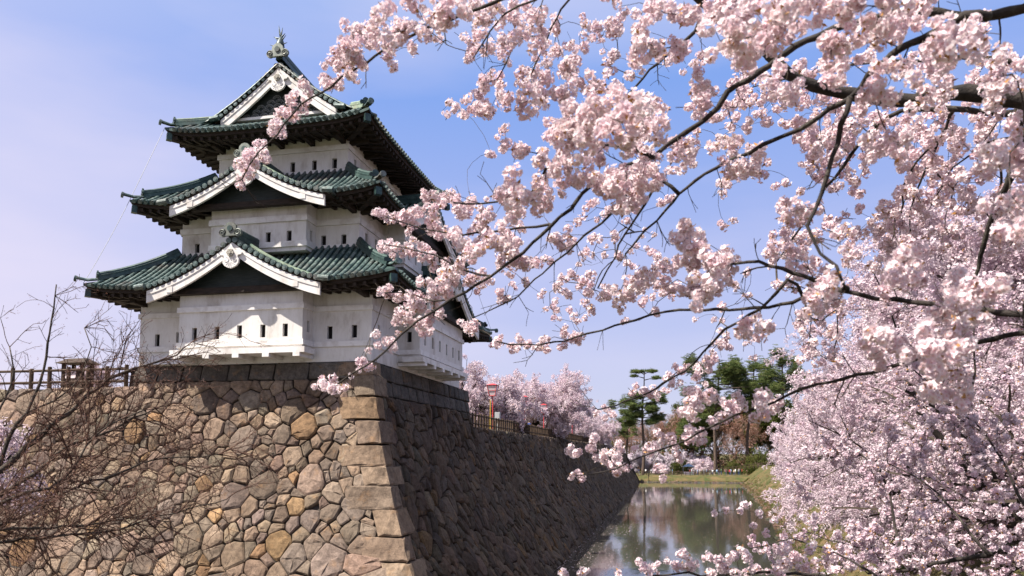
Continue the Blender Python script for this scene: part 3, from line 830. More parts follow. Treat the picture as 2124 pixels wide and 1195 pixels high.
def ridge_path(parent, pts, w_, h_, name, mat, roll=0.0):
    """box ridge with battened sides and a round cap, along a polyline"""
    mb = MB(); P = [Vector(p) for p in pts]; k = len(P); prof = [(-0.5, 0), (-0.42, 0.42), (-0.46, 0.46), (-0.46, 0.60), (-0.36, 0.64), (-0.34, 0.84), (-0.2, 0.97), (0, 1.03), (0.2, 0.97), (0.34, 0.84), (0.36, 0.64), (0.46, 0.60), (0.46, 0.46), (0.42, 0.42), (0.5, 0)]
    m_ = len(prof); vs_ = []
    for i, p in enumerate(P):
        d = (P[min(i+1, k-1)] - P[max(i-1, 0)]).normalized(); s = d.cross(Vector((0, 0, 1))).normalized(); u_ = s.cross(d)
        vs_ += [p + s * (q[0] * w_) + u_ * (q[1] * h_) for q in prof]
    fs = [(i*m_+j, i*m_+j+1, (i+1)*m_+j+1, (i+1)*m_+j) for i in range(k-1) for j in range(m_-1)]
    fs += [tuple(range(m_)), tuple((k-1)*m_ + j for j in reversed(range(m_)))]
    mb.add(vs_, fs); return mb.build(name, mat, parent)
def hips(S, ro, mat):
    for side, sgn in (('S', 1), ('S', -1), ('N', 1), ('N', -1)):
        pts = []
        for q in range(9):
            tt = 0.03 + 0.97 * q / 8 * S.get('hip_top', 1.0); pts.append(skirt_pt(S, side, sgn * half(S, side, tt), tt) + Vector((0, 0, 0.02)))
        ridge_path(ro, pts[1:], 0.30, 0.36, 'hip_ridge', mat)
        d = (pts[0] - pts[1]); d.z = 0; d.normalize(); ux = d.cross(Vector((0, 0, 1)))
        scroll_plate(ro, pts[1] + d * 0.06 + Vector((0, 0, 0.27)), ux, d, 0.30, 'hip_end_ornament', M['copper_dark'])
        rl = roll_mesh([pts[0] + d * 0.42 + Vector((0, 0, 0.10)), pts[0] + Vector((0, 0, 0.04)), pts[1], pts[2]], 0.105); rl.build('hip_tip_tile', M['copper'], ro)
        hb = MB(); e = skirt_pt(S, side, sgn * half(S, side, 0), 0)   # corner rafter with a sheathed end
        S_ = Vector((e.x - d.x * (S['ov'] * 1.38), e.y - d.y * (S['ov'] * 1.38), S['zs'] - 0.06))
        hb.bar(S_, e + Vector((0, 0, -0.42)) - d * 0.18, 0.24, 0.30); hb.build('corner_rafter', M['wood'], ro)
        hc = MB(); dd = (e + Vector((0, 0, -0.42)) - S_).normalized(); t0 = e + Vector((0, 0, -0.42)) - d * 0.20
        hc.bar(t0 - dd * 0.10, t0 + dd * 0.12, 0.27, 0.33); hc.build('rafter_cap', M['copper_dark'], ro)

GHW = [4.25, 3.95]            # gable half-widths, south side
GPROF = {('S', 0): (8.84, 1.94), ('S', 1): (12.58, 1.74), ('E', 0): (8.95, 2.05), ('E', 1): (12.72, 1.85)}
def start_t(i, side, a):
    """where a tile roll comes out from under the gable roof"""
    S = STOREY[i]
    if side == 'S': d, hw = abs(a), GHW[i]
    elif side == 'E': d, hw = abs((S['y0'] + S['y1']) / 2 + a - (EB[i][0] + EB[i][1]) / 2), GHE[i]
    else: return 0.0
    if d > hw - 0.15: return 0.0
    u = d / hw; ap, dr = GPROF[(side, i)]; zg = H(ap) - dr * (1.55 * u - 0.55 * u * u)
    for q in range(41):
        if skirt_pt(S, side, a, q / 40).z > zg + 0.02: return max(q / 40, 0.02)
    return 1.0
GHE = [4.75, 4.35]
def cuts(i):
    S = STOREY[i]; e = sum(EB[i]) / 2 - (S['y0'] + S['y1']) / 2
    return {'S': (-GHW[i] + 0.7, GHW[i] - 0.7), 'E': (e - GHE[i] + 0.7, e + GHE[i] - 0.7)}
r1 = roof(STOREY[0], 'lower_roof', lambda s, a: start_t(0, s, a), None, cuts(0)); hips(STOREY[0], r1, M['copper_dark'])
r2 = roof(STOREY[1], 'middle_roof', lambda s, a: start_t(1, s, a), None, cuts(1)); hips(STOREY[1], r2, M['copper_dark'])
# top: hip-and-gable roof, ridge running north-south
S3 = STOREY[2]
GY0 = 31.05; GMID = (S3['y0'] + S3['y1']) / 2
S3['run_top'] = (S3['x1'] - S3['x0']) / 2; S3['zt'] = H(18.12); S3['verge'] = GMID - GY0 + 0.42
RUN3 = S3['ov'] + S3['run_top']
S3['hip_top'] = 0.27
tm3 = (GY0 + 0.30 - S3['y0'] + S3['ov']) / RUN3
r3 = roof(S3, 'top_roof', None, {'S': tm3, 'N': tm3}); hips(S3, r3, M['copper_pale'])

def gable(side, storey, c, front, hw, prof, parent, sheet, back, bw, ridge_back, orn, geg, rise, pale=False):
    """prof(u) -> height of the tile surface at u*hw from the middle; front, back = distance along the outward axis"""
    out = Vector((0, -1, 0)) if side == 'S' else (Vector((0, 1, 0)) if side == 'N' else Vector((1, 0, 0)))
    rt = Vector((1, 0, 0)) if side == 'S' else (Vector((-1, 0, 0)) if side == 'N' else Vector((0, 1, 0)))
    def P(d, z_, o):
        q = rt * 0 + out * o
        if side in 'SN': return Vector((c + (rt.x * d), q.y if side == 'N' else q.y, z_))
        return Vector((q.x, c + d, z_))
    K = 12
    us = [i / K for i in range(K + 1)]
    rid = link('gable', None, keep) if False else parent
    for sg in (-1, 1):
        if sheet:
            mb = MB(); A = [P(sg * hw * u, prof(u), front) for u in us]; B = [P(sg * hw * u, prof(u), back) for u in us]
            f1 = [(i, i+1, K+1+i+1, K+1+i) if sg > 0 else (i+1, i, K+1+i, K+1+i+1) for i in range(K)]
            mb.add(A + B, f1); mb.build('gable_roof', M['copper_dark'], parent)
            k = int((front - back) / PITCH_T)
            for i in range(1, k):
                o = front - 0.35 - i * PITCH_T
                if o < back + 0.1: continue
                path = [P(sg * hw * u, prof(u) + 0.0, o) for u in us[::-2]]
                roll_mesh(path).build('tile_roll', M['copper'], parent)
        und = MB(); A = [P(sg * hw * u, prof(u) - 0.11, front - 0.04) for u in us]; B = [P(sg * hw * u, prof(u) - 0.11, back if sheet else front - 0.9) for u in us]
        A2 = [P(sg * hw * u, prof(u) - 0.005, front - 0.02) for u in us]
        und.add(A + B, [(i, i+1, K+1+i+1, K+1+i) if sg < 0 else (i+1, i, K+1+i, K+1+i+1) for i in range(K)])
        und.add(A + A2, [(i, i+1, K+1+i+1, K+1+i) if sg > 0 else (i+1, i, K+1+i, K+1+i+1) for i in range(K)])
        und.build('gable_soffit', M['wood'], parent)
        # barge board in two layers
        hb = hw - 0.30
        ub = [i / 16 for i in range(17)]
        lo = [P(sg * hb * u, prof(u * hb / hw) - 0.16 - bw * (0.92 + 0.12 * u), front - 0.14) for u in ub]
        hi = [P(sg * hb * u, prof(u * hb / hw) - 0.14, front - 0.14) for u in ub]
        mb = MB(); mb.strip(lo, hi, out * 0.11); mb.build('barge_board', M['trim'], parent)
        lo2 = [P(sg * hb * u * 0.985, prof(u * hb / hw) - 0.15 - bw * 0.34, front - 0.03) for u in ub]
        hi2 = [P(sg * hb * u * 0.985, prof(u * hb / hw) - 0.145, front - 0.03) for u in ub]
        mb = MB(); mb.strip(lo2, hi2, out * 0.025); mb.build('barge_moulding', M['trim'], parent)
        # round verge tiles looking outwards
        L = 0.0; last = P(0, prof(0), front); nxt = 0.16
        for i in range(1, 241):
            u = i / 240; p = P(sg * hw * u, prof(u), front); L += (p - last).length; last = p
            if L >= nxt and u < 0.995:
                nxt += PITCH_T * 0.98
                mv = MB(); a = p + out * 0.02 + Vector((0, 0, 0.035)); b_ = p - out * 0.52 + Vector((0, 0, 0.035))
                mv.tube([a, b_], 0.088, 8); mv.tube([a + out * 0.03, a - out * 0.06], 0.112, 12); mv.tube([a + out * 0.04, a + out * 0.02], 0.065, 10)
                mv.build('verge_tile', M['copper'], parent)
        e = P(sg * hw, prof(1.0), front)
        mv = MB(); a = e + out * 0.12 + Vector((0, 0, 0.05)); mv.tube([a + rt * (0.16 * sg), a - rt * (0.30 * sg) + Vector((0, 0, 0.05))], 0.12, 10); mv.build('verge_corner_tile', M['copper'], parent)
        # stepped sheet ridge behind the verge tiles
        pts = [P(sg * hw * u, prof(u) + 0.03, front - 0.72) for u in us[1:]]
        if sg < 0: pts = pts[::-1]
        ridge_path(parent, pts, 0.26, 0.20, 'verge_ridge', M['copper_pale'])
    # the panel in the gable, beams, white beam ends
    pf = front - (0.62 if sheet else 0.40)
    hp = hw * 0.80 if sheet else hw - 0.35
    zb = prof(1.0) - (0.02 if sheet else -0.06)
    poly = [(-hp, zb)] + [(hp, zb)] + [(hp * (1 - 2*i/20), max(zb + 0.01, prof(abs(hp * (1 - 2*i/20)) / hw) - 0.20)) for i in range(21)]
    mb = MB(); q = [P(a, b_, pf) for a, b_ in poly]; mb.add(q, [tuple(range(len(q)))] if side in 'SE' else [tuple(reversed(range(len(q))))]); mb.build('gable_panel', M['gablewood'], parent)
    if sheet:
        zbm = zb - 0.06
        mb = MB(); mb.bar(P(-hp * 0.93, zbm, pf + 0.02), P(hp * 0.93, zbm, pf + 0.02), 0.30, 0.24); mb.build('gable_beam', M['wood'], parent)
        for sg in (-1, 1):
            mb = MB(); mb.bar(P(sg * hp * 0.84, zbm + 0.02, pf), P(sg * hp * 0.84, zbm + 0.02, front - 0.14), 0.24, 0.24); mb.build('gable_beam', M['wood'], parent)
            mb = MB(); mb.bar(P(sg * hp * 0.84, zbm + 0.02, front - 0.14), P(sg * hp * 0.84, zbm + 0.02, front - 0.01), 0.27, 0.25); mb.build('beam_end', M['trim'], parent)
    else:
        for i in range(5):                                   # carved wave boards on the top gable
            zz = zb + 0.12 + 0.20 * i; wv = hp * 0.70 - i * 0.38
            if wv < 0.3: break
            kk = int(wv * 2 / 0.42)
            mb = MB()
            for j in range(kk):
                a = -wv + (j + 0.5 + 0.25 * (i % 2)) * 2 * wv / kk
                arc = [P(a + 0.19 * math.cos(math.pi * q / 8), zz + 0.16 * math.sin(math.pi * q / 8), pf + 0.03) for q in range(9)]
                mb.tube(arc, 0.028, 4)
                arc = [P(a + 0.11 * math.cos(math.pi * q / 8), zz + 0.09 * math.sin(math.pi * q / 8), pf + 0.03) for q in range(9)]
                mb.tube(arc, 0.022, 4)
            mb.build('wave_carving', M['greycarve'], parent)
        mb = MB(); mb.bar(P(-hp, zb + 0.02, pf + 0.06), P(hp, zb + 0.02, pf + 0.06), 0.2, 0.13); mb.build('gable_sill', M['trim'], parent)
    # hanging gable pendant: crest wings, two curls, rounded foot and a six-petalled boss
    g_ = geg; zc = prof(0) - 0.16 - bw * 0.98; mb = MB(); o0 = front - 0.14
    def pend(poly2, d0, dep):
        a = [P(p[0] * g_, zc + p[1] * g_, o0 + d0) for p in poly2]; b_ = [v + out * dep for v in a]; m_ = len(a)
        mb.add(a + b_, [tuple(range(m_, 2*m_)), tuple(reversed(range(m_)))] + [(i, (i+1) % m_, m_ + (i+1) % m_, m_ + i) for i in range(m_)])
    right = [(0, 0.62), (0.14, 0.36), (0.30, 0.20), (0.56, 0.14), (0.78, 0.02), (0.70, -0.10), (0.50, -0.12), (0.46, -0.24), (0.56, -0.40), (0.54, -0.62), (0.40, -0.80), (0.20, -0.90), (0, -0.96)]
    pend(right + [(-x, y) for x, y in right[-2:0:-1]][::1], 0.11, 0.10) if False else pend([(-x, y) for x, y in right] + right[-2:0:-1], 0.11, 0.10)
    for sg in (-1, 1):
        cv = []
        for i in range(16):
            th = math.pi * (0.5 + 1.6 * i / 15); rr = 0.20 - 0.11 * i / 15
            cv.append(P((sg * (0.30 + math.cos(th) * rr)) * g_, zc + (-0.42 + math.sin(th) * rr) * g_, o0 + 0.215))
        mb.tube(cv, 0.03 * g_, 4)
        for q in range(3):
            cv = [P(sg * (0.06 + 0.13 * q) * g_ * (0.3 + 0.7 * i / 5), zc + (-0.58 - 0.07 * i + 0.02 * q * i) * g_, o0 + 0.213) for i in range(6)]
            mb.tube(cv, 0.018 * g_, 4)
    po = mb.build('gable_pendant', M['trim'], parent)
    fl = MB()
    for i in range(6):
        th = i * math.pi / 3
        fl.disc(P(0.15 * g_ * math.cos(th), zc + 0.02 * g_ + 0.15 * g_ * math.sin(th), o0 + 0.24), out, 0.10 * g_, 0.08, 8)
    fl.disc(P(0, zc + 0.02 * g_, o0 + 0.27), out, 0.10 * g_, 0.09, 8)
    fl.build('flower_boss', M['carve'], po)
    # ridge and its end ornament
    zr = prof(0) + 0.02
    n_ = 5; pts = [P(0, zr + rise * (1 - i / n_) ** 2, front - 0.02 + (ridge_back - front + 0.02) * i / n_) for i in range(n_ + 1)]
    if ridge_back is not None: ridge_path(parent, pts, 0.36, 0.52 if sheet else 0.60, 'main_ridge', M['copper_dark'])
    scroll_plate(parent, P(0, zr + rise + 0.34 * orn / 0.6, front + 0.10), rt if side != 'N' else rt, out, orn, 'ridge_end_ornament', M['ornament'])
M['carve'] = simple('carved_boss', [(0.3, (0.22, 0.20, 0.16)), (0.7, (0.42, 0.40, 0.35))], 20, 0.8)
M['greycarve'] = simple('carved_waves', [(0.3, (0.09, 0.10, 0.10)), (0.7, (0.20, 0.21, 0.21))], 9, 0.8, 0, 0.01, 'World')
M['ornament'] = copper('ornament_copper', (0.07, 0.09, 0.08), (0.14, 0.16, 0.135), (0.24, 0.26, 0.22), (0.09, 0.08, 0.07), 0.5)
def prof_fn(apex, drop): return lambda u: apex - drop * (1.55 * u - 0.55 * u * u)
gable('S', 0, CX, -27.30, GHW[0], prof_fn(H(8.84), 1.94), r1, True, -30.13, 0.47, -30.12, 0.56, 0.66, 0.0)
gable('S', 1, CX, -28.15, GHW[1], prof_fn(H(12.58), 1.74), r2, True, -31.2, 0.43, -31.19, 0.54, 0.62, 0.0)
gable('E', 0, sum(EB[0]) / 2, -10.20, GHE[0], prof_fn(H(8.95), 2.05), r1, True, -13.13, 0.47, -13.14, 0.56, 0.78, 0.0)
gable('E', 1, sum(EB[1]) / 2, -11.33, GHE[1], prof_fn(H(12.72), 1.85), r2, True, -14.2, 0.43, -14.21, 0.54, 0.74, 0.0)
def prof3(u):
    tt = 1 - u * 3.25 / RUN3
    return S3['ze'] + (S3['zt'] - S3['ze']) * (0.72 * tt + 0.28 * tt * tt)
gable('S', 2, CX, -(GY0 - 0.42), 3.25, prof3, r3, False, 0, 0.55, -GMID, 0.60, 0.66, 0.22)
gable('N', 2, CX, 2 * GMID - GY0 + 0.42, 3.25, prof3, r3, False, 0, 0.55, GMID, 0.60, 0.66, 0.22)

# fish-shaped ridge finials: arched body, raised forked tail, side fins
def finial(y, sgn):
    mb = MB(); base = Vector((CX, y, S3['zt'] + 0.78))
    body = [base + Vector((0.0, -sgn * 0.10 + sgn * q * 0.10, q * 0.62)) for q in (0, 0.25, 0.5, 0.75, 1.0)]
    mb.tube(body, [0.20, 0.22, 0.18, 0.12, 0.06], 8)
    o = mb.build('fish_finial', M['finial'], keep, smooth=True)
    def fin(p, q, wd):
        f = MB(); p, q = Vector(p), Vector(q); d = q - p; s = d.cross(Vector((0, 1, 0))).normalized() * wd
        f.tube([p, p + d * 0.35 + s * 0.4, p + d * 0.7 + s * 0.3, q], [wd, wd * 0.8, wd * 0.5, 0.008], 5); f.build('fin', M['finial'], o, smooth=True)
    t_ = body[-1]
    for (dx, dz) in ((-0.16, 0.62), (0.04, 0.50), (0.18, 0.20), (-0.42, 0.10)): fin(t_ + Vector((0, 0, -0.06)), t_ + Vector((dx, 0.05 * sgn, dz)), 0.055)
    for (dx, dz, k) in ((-0.52, 0.10, 1), (0.36, 0.12, 1), (-0.30, 0.34, 2), (0.28, 0.36, 2)): fin(body[k] , body[k] + Vector((dx, 0, dz)), 0.05)
M['finial'] = simple('finial_bronze', [(0.3, (0.012, 0.024, 0.028)), (0.7, (0.035, 0.060, 0.062))], 6, 0.5, 0.3, 0.01, 'World', None, 0.3, 0.5)
finial(30.78, 1); finial(2 * GMID - 30.78, -1)
# stay wires at the corners
def wire(a, b_, sag):
    A, B = Vector(a), Vector(b_); mb = MB()
    mb.tube([A.lerp(B, q / 8) + Vector((0, 0, -sag * 4 * (q/8) * (1 - q/8))) for q in range(9)], 0.011, 4); mb.build('stay_wire', M['greybox'], keep)
def tip(S, side, sg): return skirt_pt(S, side, sg * half(S, side, 0), 0)
for sg in (-1,):
    wire(tip(STOREY[2], 'S', sg), tip(STOREY[1], 'S', sg), 0.0); wire(tip(STOREY[1], 'S', sg), tip(STOREY[0], 'S', sg), 0.12)
wire(tip(STOREY[1], 'N', -1), tip(STOREY[0], 'N', -1), 0.1)
# ------------------------------------------------------------------ fences, lanterns and other small things on the terraces
def fence(pts, label, group, h_=1.0, post=1.0, rails=(0.35, 0.85), r=0.055, pickets=0):
    f = thing('wooden_fence', label, 'fence', group, tuple(pts[0]))
    o = Vector(pts[0]); P = [Vector(p) - o for p in pts]
    pm = None; rj = random.Random(5)
    for a, b_ in zip(P[:-1], P[1:]):
        n_ = max(1, int(round((b_ - a).length / post)))
        for i in range(n_ + (1 if b_ is P[-1] else 0)):
            p = a.lerp(b_, i / n_)
            if pm is None:
                mb = MB(); mb.tube([(0, 0, -0.1), (0, 0, h_ * 0.97), (0, 0, h_)], [r * 1.25, r * 1.2, r * 0.8], 8); pm = mb.mesh('post', M['fence'])
            q = link('post', pm, f); q.location = p; q.rotation_euler = (rj.uniform(-.02, .02), rj.uniform(-.02, .02), rj.uniform(0, 3)); q.scale.z = rj.uniform(0.96, 1.05)
        for z_ in rails:
            mb = MB(); d = (b_ - a); k = max(2, int(d.length / 4))
            mb.tube([a + d * (i / k) + Vector((rj.uniform(-.015, .015), rj.uniform(-.015, .015), z_ * h_ + rj.uniform(-.012, .012))) for i in range(k + 1)], r * 0.8, 6)
            mb.build('rail', M['fence'], f)
    return f
ex = XE + batter(Z_EAST) - 0.55
fence([(ex, PLAT_N + 0.4, Z_EAST), (ex, 66.0, Z_EAST), (ex - 0.2, 100.0, Z_EAST), (ex - 0.3, 150.0, Z_EAST)], 'low brown fence along the top of the shaded wall beside the moat', None, 0.95, 0.75, (0.30, 0.88), 0.06)
wy = YS - batter(Z_WEST) + 0.5
fence([(-23.9, wy, Z_WEST), (-32.0, wy, Z_WEST), (-48.0, wy, Z_WEST)], 'brown log fence on the wall top left of the keep', None, 1.0, 1.05, (0.30, 0.86), 0.075)

M['darkpost'] = simple('dark_stained_timber', [(0.3, (0.022, 0.015, 0.011)), (0.7, (0.060, 0.040, 0.028))], 5, 0.85, 0.3, 0.01, 'World')
# small roofed timber notice stand by the left fence
p = on_y(160, 800, wy + 0.9); sh = thing('roofed_stand', 'small dark roofed timber stand behind the log fence left of the keep', 'stand', None, (p[0], wy + 0.9, Z_WEST))
mb = MB()
mb.add([(-0.82, -0.55, 1.26), (0.82, -0.55, 1.26), (0.82, 0.55, 1.26), (-0.82, 0.55, 1.26), (-0.5, -0.06, 1.52), (0.5, -0.06, 1.52), (0.5, 0.06, 1.52), (-0.5, 0.06, 1.52)],
       [(0, 1, 5, 4), (1, 2, 6, 5), (2, 3, 7, 6), (3, 0, 4, 7), (4, 5, 6, 7), (3, 2, 1, 0)])
mb.build('roof', M['darkpost'], sh)
for (x, y) in ((-0.5, -0.3), (0.5, -0.3), (-0.5, 0.3), (0.5, 0.3)):
    mb = MB(); mb.box((x - 0.07, y - 0.07, 0), (x + 0.07, y + 0.07, 1.3)); mb.build('post', M['darkpost'], sh)
mb = MB(); mb.box((-0.43, -0.33, 0.45), (0.43, -0.29, 1.0)); mb.build('board', M['wood'], sh)
mb = MB(); mb.box((-0.36, -0.345, 0.55), (0.20, -0.33, 0.92)); mb.build('notice', M['paper'], sh)
mb = MB(); mb.box((-0.45, -0.25, 0.0), (0.45, 0.25, 0.35)); mb.build('plinth', M['darkpost'], sh)

def lantern(Y, x, label):
    t_ = thing('festival_lantern', label, 'lantern', 'red festival lanterns along the fence', (x, Y, Z_EAST))
    mb = MB(); mb.tube([(0, 0, 0), (0, 0, 2.55)], 0.042, 8); mb.build('pole', M['red'], t_)
    z0, z1, a, b_ = 2.55, 3.30, 0.20, 0.36
    mb = MB(); mb.add([(-a, -a, z0), (a, -a, z0), (a, a, z0), (-a, a, z0), (-b_, -b_, z1), (b_, -b_, z1), (b_, b_, z1), (-b_, b_, z1)],
                      [(0, 1, 5, 4), (1, 2, 6, 5), (2, 3, 7, 6), (3, 0, 4, 7)]); sh_ = mb.build('lantern_shade', M['paper'], t_)
    for (sx, sy) in ((-1, -1), (1, -1), (1, 1), (-1, 1)):
        mb = MB(); mb.bar((sx * a, sy * a, z0), (sx * b_, sy * b_, z1), 0.034, 0.034); mb.build('frame_bar', M['red'], sh_)
    for k, (s0, zz) in enumerate(((a, z0), (b_, z1), ((a + b_) / 2 + 0.01, (z0 + z1) / 2))):
        mb = MB()
        for (p0, p1) in (((-1, -1), (1, -1)), ((1, -1), (1, 1)), ((1, 1), (-1, 1)), ((-1, 1), (-1, -1))):
            mb.bar((p0[0] * s0, p0[1] * s0, zz), (p1[0] * s0, p1[1] * s0, zz), 0.04 if k < 2 else 0.02, 0.04 if k < 2 else 0.02)
        mb.build('frame_ring', M['red'], sh_)
    mb = MB(); mb.add([(-b_ - .04, -b_ - .04, z1 + .03), (b_ + .04, -b_ - .04, z1 + .03), (b_ + .04, b_ + .04, z1 + .03), (-b_ - .04, b_ + .04, z1 + .03), (0, 0, z1 + .16)], [(0, 1, 4), (1, 2, 4), (2, 3, 4), (3, 0, 4), (3, 2, 1, 0)]); mb.build('cap', M['red'], t_)
for (pxx, xx, lb) in ((1022, -12.4, 'red pole lantern nearest the keep, tallest in the row'), (1088, -12.3, 'red pole lantern second along the fence from the keep'),
                      (1128, -12.4, 'red pole lantern in front of the gnarled cherry trunk'), (1163, -12.4, 'red pole lantern fourth along the fence, half lost under blossom'), (1187, -12.4, 'red pole lantern farthest along the fence under drooping blossom')):
    d = ray(pxx, 900); lantern(xx * d[1] / d[0], xx, lb)
d = ray(1017, 880); yy = -12.9 * d[1] / d[0]
mb = MB(); mb.tube([(0, 0, 0), (0, 0, 2.35), (0, 0, 2.4)], [0.03, 0.03, 0.015], 8); o = mb.build('marker_pole', M['yellow']); o.location = (-12.9, yy, Z_EAST); tag(o, 'thin yellow pole beside the red lantern nearest the keep', 'pole')
t_ = thing('control_box', 'grey metal box on a post behind the fence', 'box', None, (-12.8, yy + 2.0, Z_EAST))
mb = MB(); mb.tube([(0, 0, 0), (0, 0, 1.0)], 0.05, 8); mb.build('post', M['greybox'], t_)
mb = MB(); mb.box((-0.2, -0.14, 0.95), (0.2, 0.14, 1.55)); bx_ = mb.build('cabinet', M['greybox'], t_)
mb = MB(); mb.box((-0.16, -0.155, 1.0), (0.16, -0.143, 1.5)); mb.build('door', M['greybox'], bx_)

# ------------------------------------------------------------------ people far off: one continuous figure, clothes as material zones
def person_mesh(stride):
    me = bpy.data.meshes.new('person')
    V = [(0, 0, .95), (0, 0, 1.15), (0, 0, 1.38), (0, 0, 1.50), (0, 0, 1.64), (0, 0, 1.74),
         (.10, 0, .88), (.11, stride * .10, .48), (.11, -stride * .06, .08), (.11, -stride * .06 + -.12, .04), (-.10, 0, .88), (-.11, -stride * .06, .48), (-.11, -stride * .22, .08), (-.11, -stride * .22 - .12, .04),
         (.19, 0, 1.40), (.25, .02, 1.12), (.24, -.08, .90), (-.19, 0, 1.40), (-.25, .02, 1.12), (-.24, -.10, .92)]
    Ed = [(0, 1), (1, 2), (2, 3), (3, 4), (4, 5), (0, 6), (6, 7), (7, 8), (8, 9), (0, 10), (10, 11), (11, 12), (12, 13), (2, 14), (14, 15), (15, 16), (2, 17), (17, 18), (18, 19)]
    R = [.16, .15, .16, .06, .105, .08, .10, .075, .05, .045, .10, .075, .05, .045, .075, .055, .045, .075, .055, .045]
    me.from_pydata(V, Ed, [])
    o = bpy.data.objects.new('person', me); ROOT.objects.link(o)
    md = o.modifiers.new('skin', 'SKIN'); sv = me.skin_vertices[0].data
    for i, r in enumerate(R): sv[i].radius = (r, r * 0.8)
    sv[0].use_root = True
    o.modifiers.new('sub', 'SUBSURF').levels = 1
    dg = bpy.context.evaluated_depsgraph_get(); em = bpy.data.meshes.new_from_object(o.evaluated_get(dg)); em.name = 'person'
    bpy.data.objects.remove(o)
    for _ in range(4): em.materials.append(None)
    for p_ in em.polygons:
        z_ = p_.center.z; p_.use_smooth = True
        p_.material_index = 0 if z_ < 0.90 else (1 if z_ < 1.50 and not (z_ < 0.95 and abs(p_.center.x) > .2) else (3 if z_ > 1.66 or (z_ > 1.55 and p_.center.y > 0.02) else 2))
    return em
def cloth(name, c): return simple(name, [(0.3, tuple(q * 0.8 for q in c)), (0.7, c)], 6, 0.85)
CL = [('dark blue', (0.03, 0.05, 0.16)), ('black', (0.015, 0.015, 0.018)), ('white', (0.75, 0.74, 0.72)), ('red', (0.40, 0.04, 0.05)), ('grey', (0.22, 0.22, 0.23)), ('beige', (0.42, 0.34, 0.24)), ('pink', (0.55, 0.25, 0.30)), ('light blue', (0.25, 0.38, 0.55)), ('green', (0.08, 0.16, 0.08))]
CM = [cloth('jacket_' + c.replace(' ', '_'), v) for c, v in CL]
SKIN = cloth('skin', (0.55, 0.36, 0.27)); HAIR = cloth('dark_hair', (0.02, 0.016, 0.014))
PM = [person_mesh(1.0), person_mesh(0.0)]
prn = random.Random(3)
USED = set()
def person(x, y, z_, place, group, up=None):
    for _ in range(200):
        u_ = prn.choice([0, 1, 2, 2, 2, 3, 4, 5, 6, 7, 7, 8]) if up is None else up; lo = prn.choice([0, 1, 4, 5, 8])
        if (u_, lo, place) not in USED: break
    USED.add((u_, lo, place)); up = u_
    o = link('person', prn.choice(PM)); o.location = (x, y, z_); o.rotation_euler = (0, 0, prn.uniform(0, 6.28)); s = prn.uniform(0.9, 1.03); o.scale = (s, s, s)
    for i, mt in enumerate((CM[lo], CM[up], SKIN, HAIR)): o.material_slots[i].link = 'OBJECT'; o.material_slots[i].material = mt
    tag(o, 'person in %s jacket and %s trousers %s' % (CL[up][0], CL[lo][0], place), 'person', group)
def gz(x, y): return ground_z(x, y)
for i in range(26):
    xx = 6 + i * 0.62 + prn.uniform(-.3, .3); yy = 208.5 + prn.uniform(-1.0, 2.5)
    person(xx, yy, gz(xx, yy), 'in the crowd across the moat', 'people across the moat')
for i in range(8):
    xx = -12 + i * 1.9 + prn.uniform(-.5, .5); yy = 210 + prn.uniform(-2, 3)
    person(xx, yy, gz(xx, yy), 'by the lone pine across the moat', 'people strolling across the moat')
for (xx, yy, u_) in ((-13.6, 45.6, 7), (-14.5, 66, 1), (-14.2, 71, 6), (-13.6, 74, 0), (-15, 80, 4), (-13.8, 86, 1)):
    person(xx, yy, Z_EAST, 'behind the wall-top fence', 'visitors behind the wall-top fence', u_)

# far bank: fence, stall
fence([(-8, 206.5, gz(-8, 206.5)), (-1, 206, gz(-1, 206)), (8, 205.5, gz(8, 205.5)), (25, 204, gz(25, 204))], 'pale rustic fence on the far bank in front of the crowd', None, 1.1, 1.1, (0.45, 0.9), 0.07)
st = thing('market_tent', 'small blue roofed stall among the crowd across the moat', 'stall', None, (5.6, 214, gz(5.6, 214)))
mb = MB(); mb.add([(-1.6, -1.4, 2.3), (1.6, -1.4, 2.3), (1.6, 1.4, 2.3), (-1.6, 1.4, 2.3), (0, 0, 3.2)], [(0, 1, 4), (1, 2, 4), (2, 3, 4), (3, 0, 4), (3, 2, 1, 0)]); mb.build('canopy', cloth('canopy_blue', (0.20, 0.30, 0.42)), st)
for (x, y) in ((-1.5, -1.3), (1.5, -1.3), (1.5, 1.3), (-1.5, 1.3)):
    mb = MB(); mb.tube([(x, y, 0), (x, y, 2.3)], 0.05, 6); mb.build('post', M['greybox'], st)
mb = MB(); mb.box((-1.3, -1.25, 0), (1.3, -0.95, 0.9)); mb.build('counter', M['paper'], st)

# stones at the foot of the far bank and floating debris on the water
def blob(r, rr):
    mb = MB(); vs_ = []; fs = []
    for j in range(4):
        for i in range(6):
            th = i * math.pi / 3; ph = (j + 0.5) / 4 * math.pi / 2
            q = r * rr.uniform(0.8, 1.15); vs_.append((q * math.cos(th) * math.cos(ph), q * math.sin(th) * math.cos(ph), 0.7 * q * math.sin(ph)))
    for j in range(3):
        for i in range(6): fs.append((j*6+i, j*6+(i+1) % 6, (j+1)*6+(i+1) % 6, (j+1)*6+i))
    fs.append(tuple(18 + i for i in range(6)))
    return vs_, fs
rr = random.Random(8); mb = MB()
for i in range(150):
    x = -7 + i * 0.17 + rr.uniform(-.1, .1); y = FAR - 0.7 - 0.06 * (x - 5) + rr.uniform(-.2, .2); vs_, fs = blob(rr.uniform(.22, .42), rr)
    mb.add([(v[0] + x, v[1] + y, v[2] - 0.02) for v in vs_], fs, tuple(q * rr.uniform(.6, 1.0) for q in (0.11, 0.095, 0.075)))
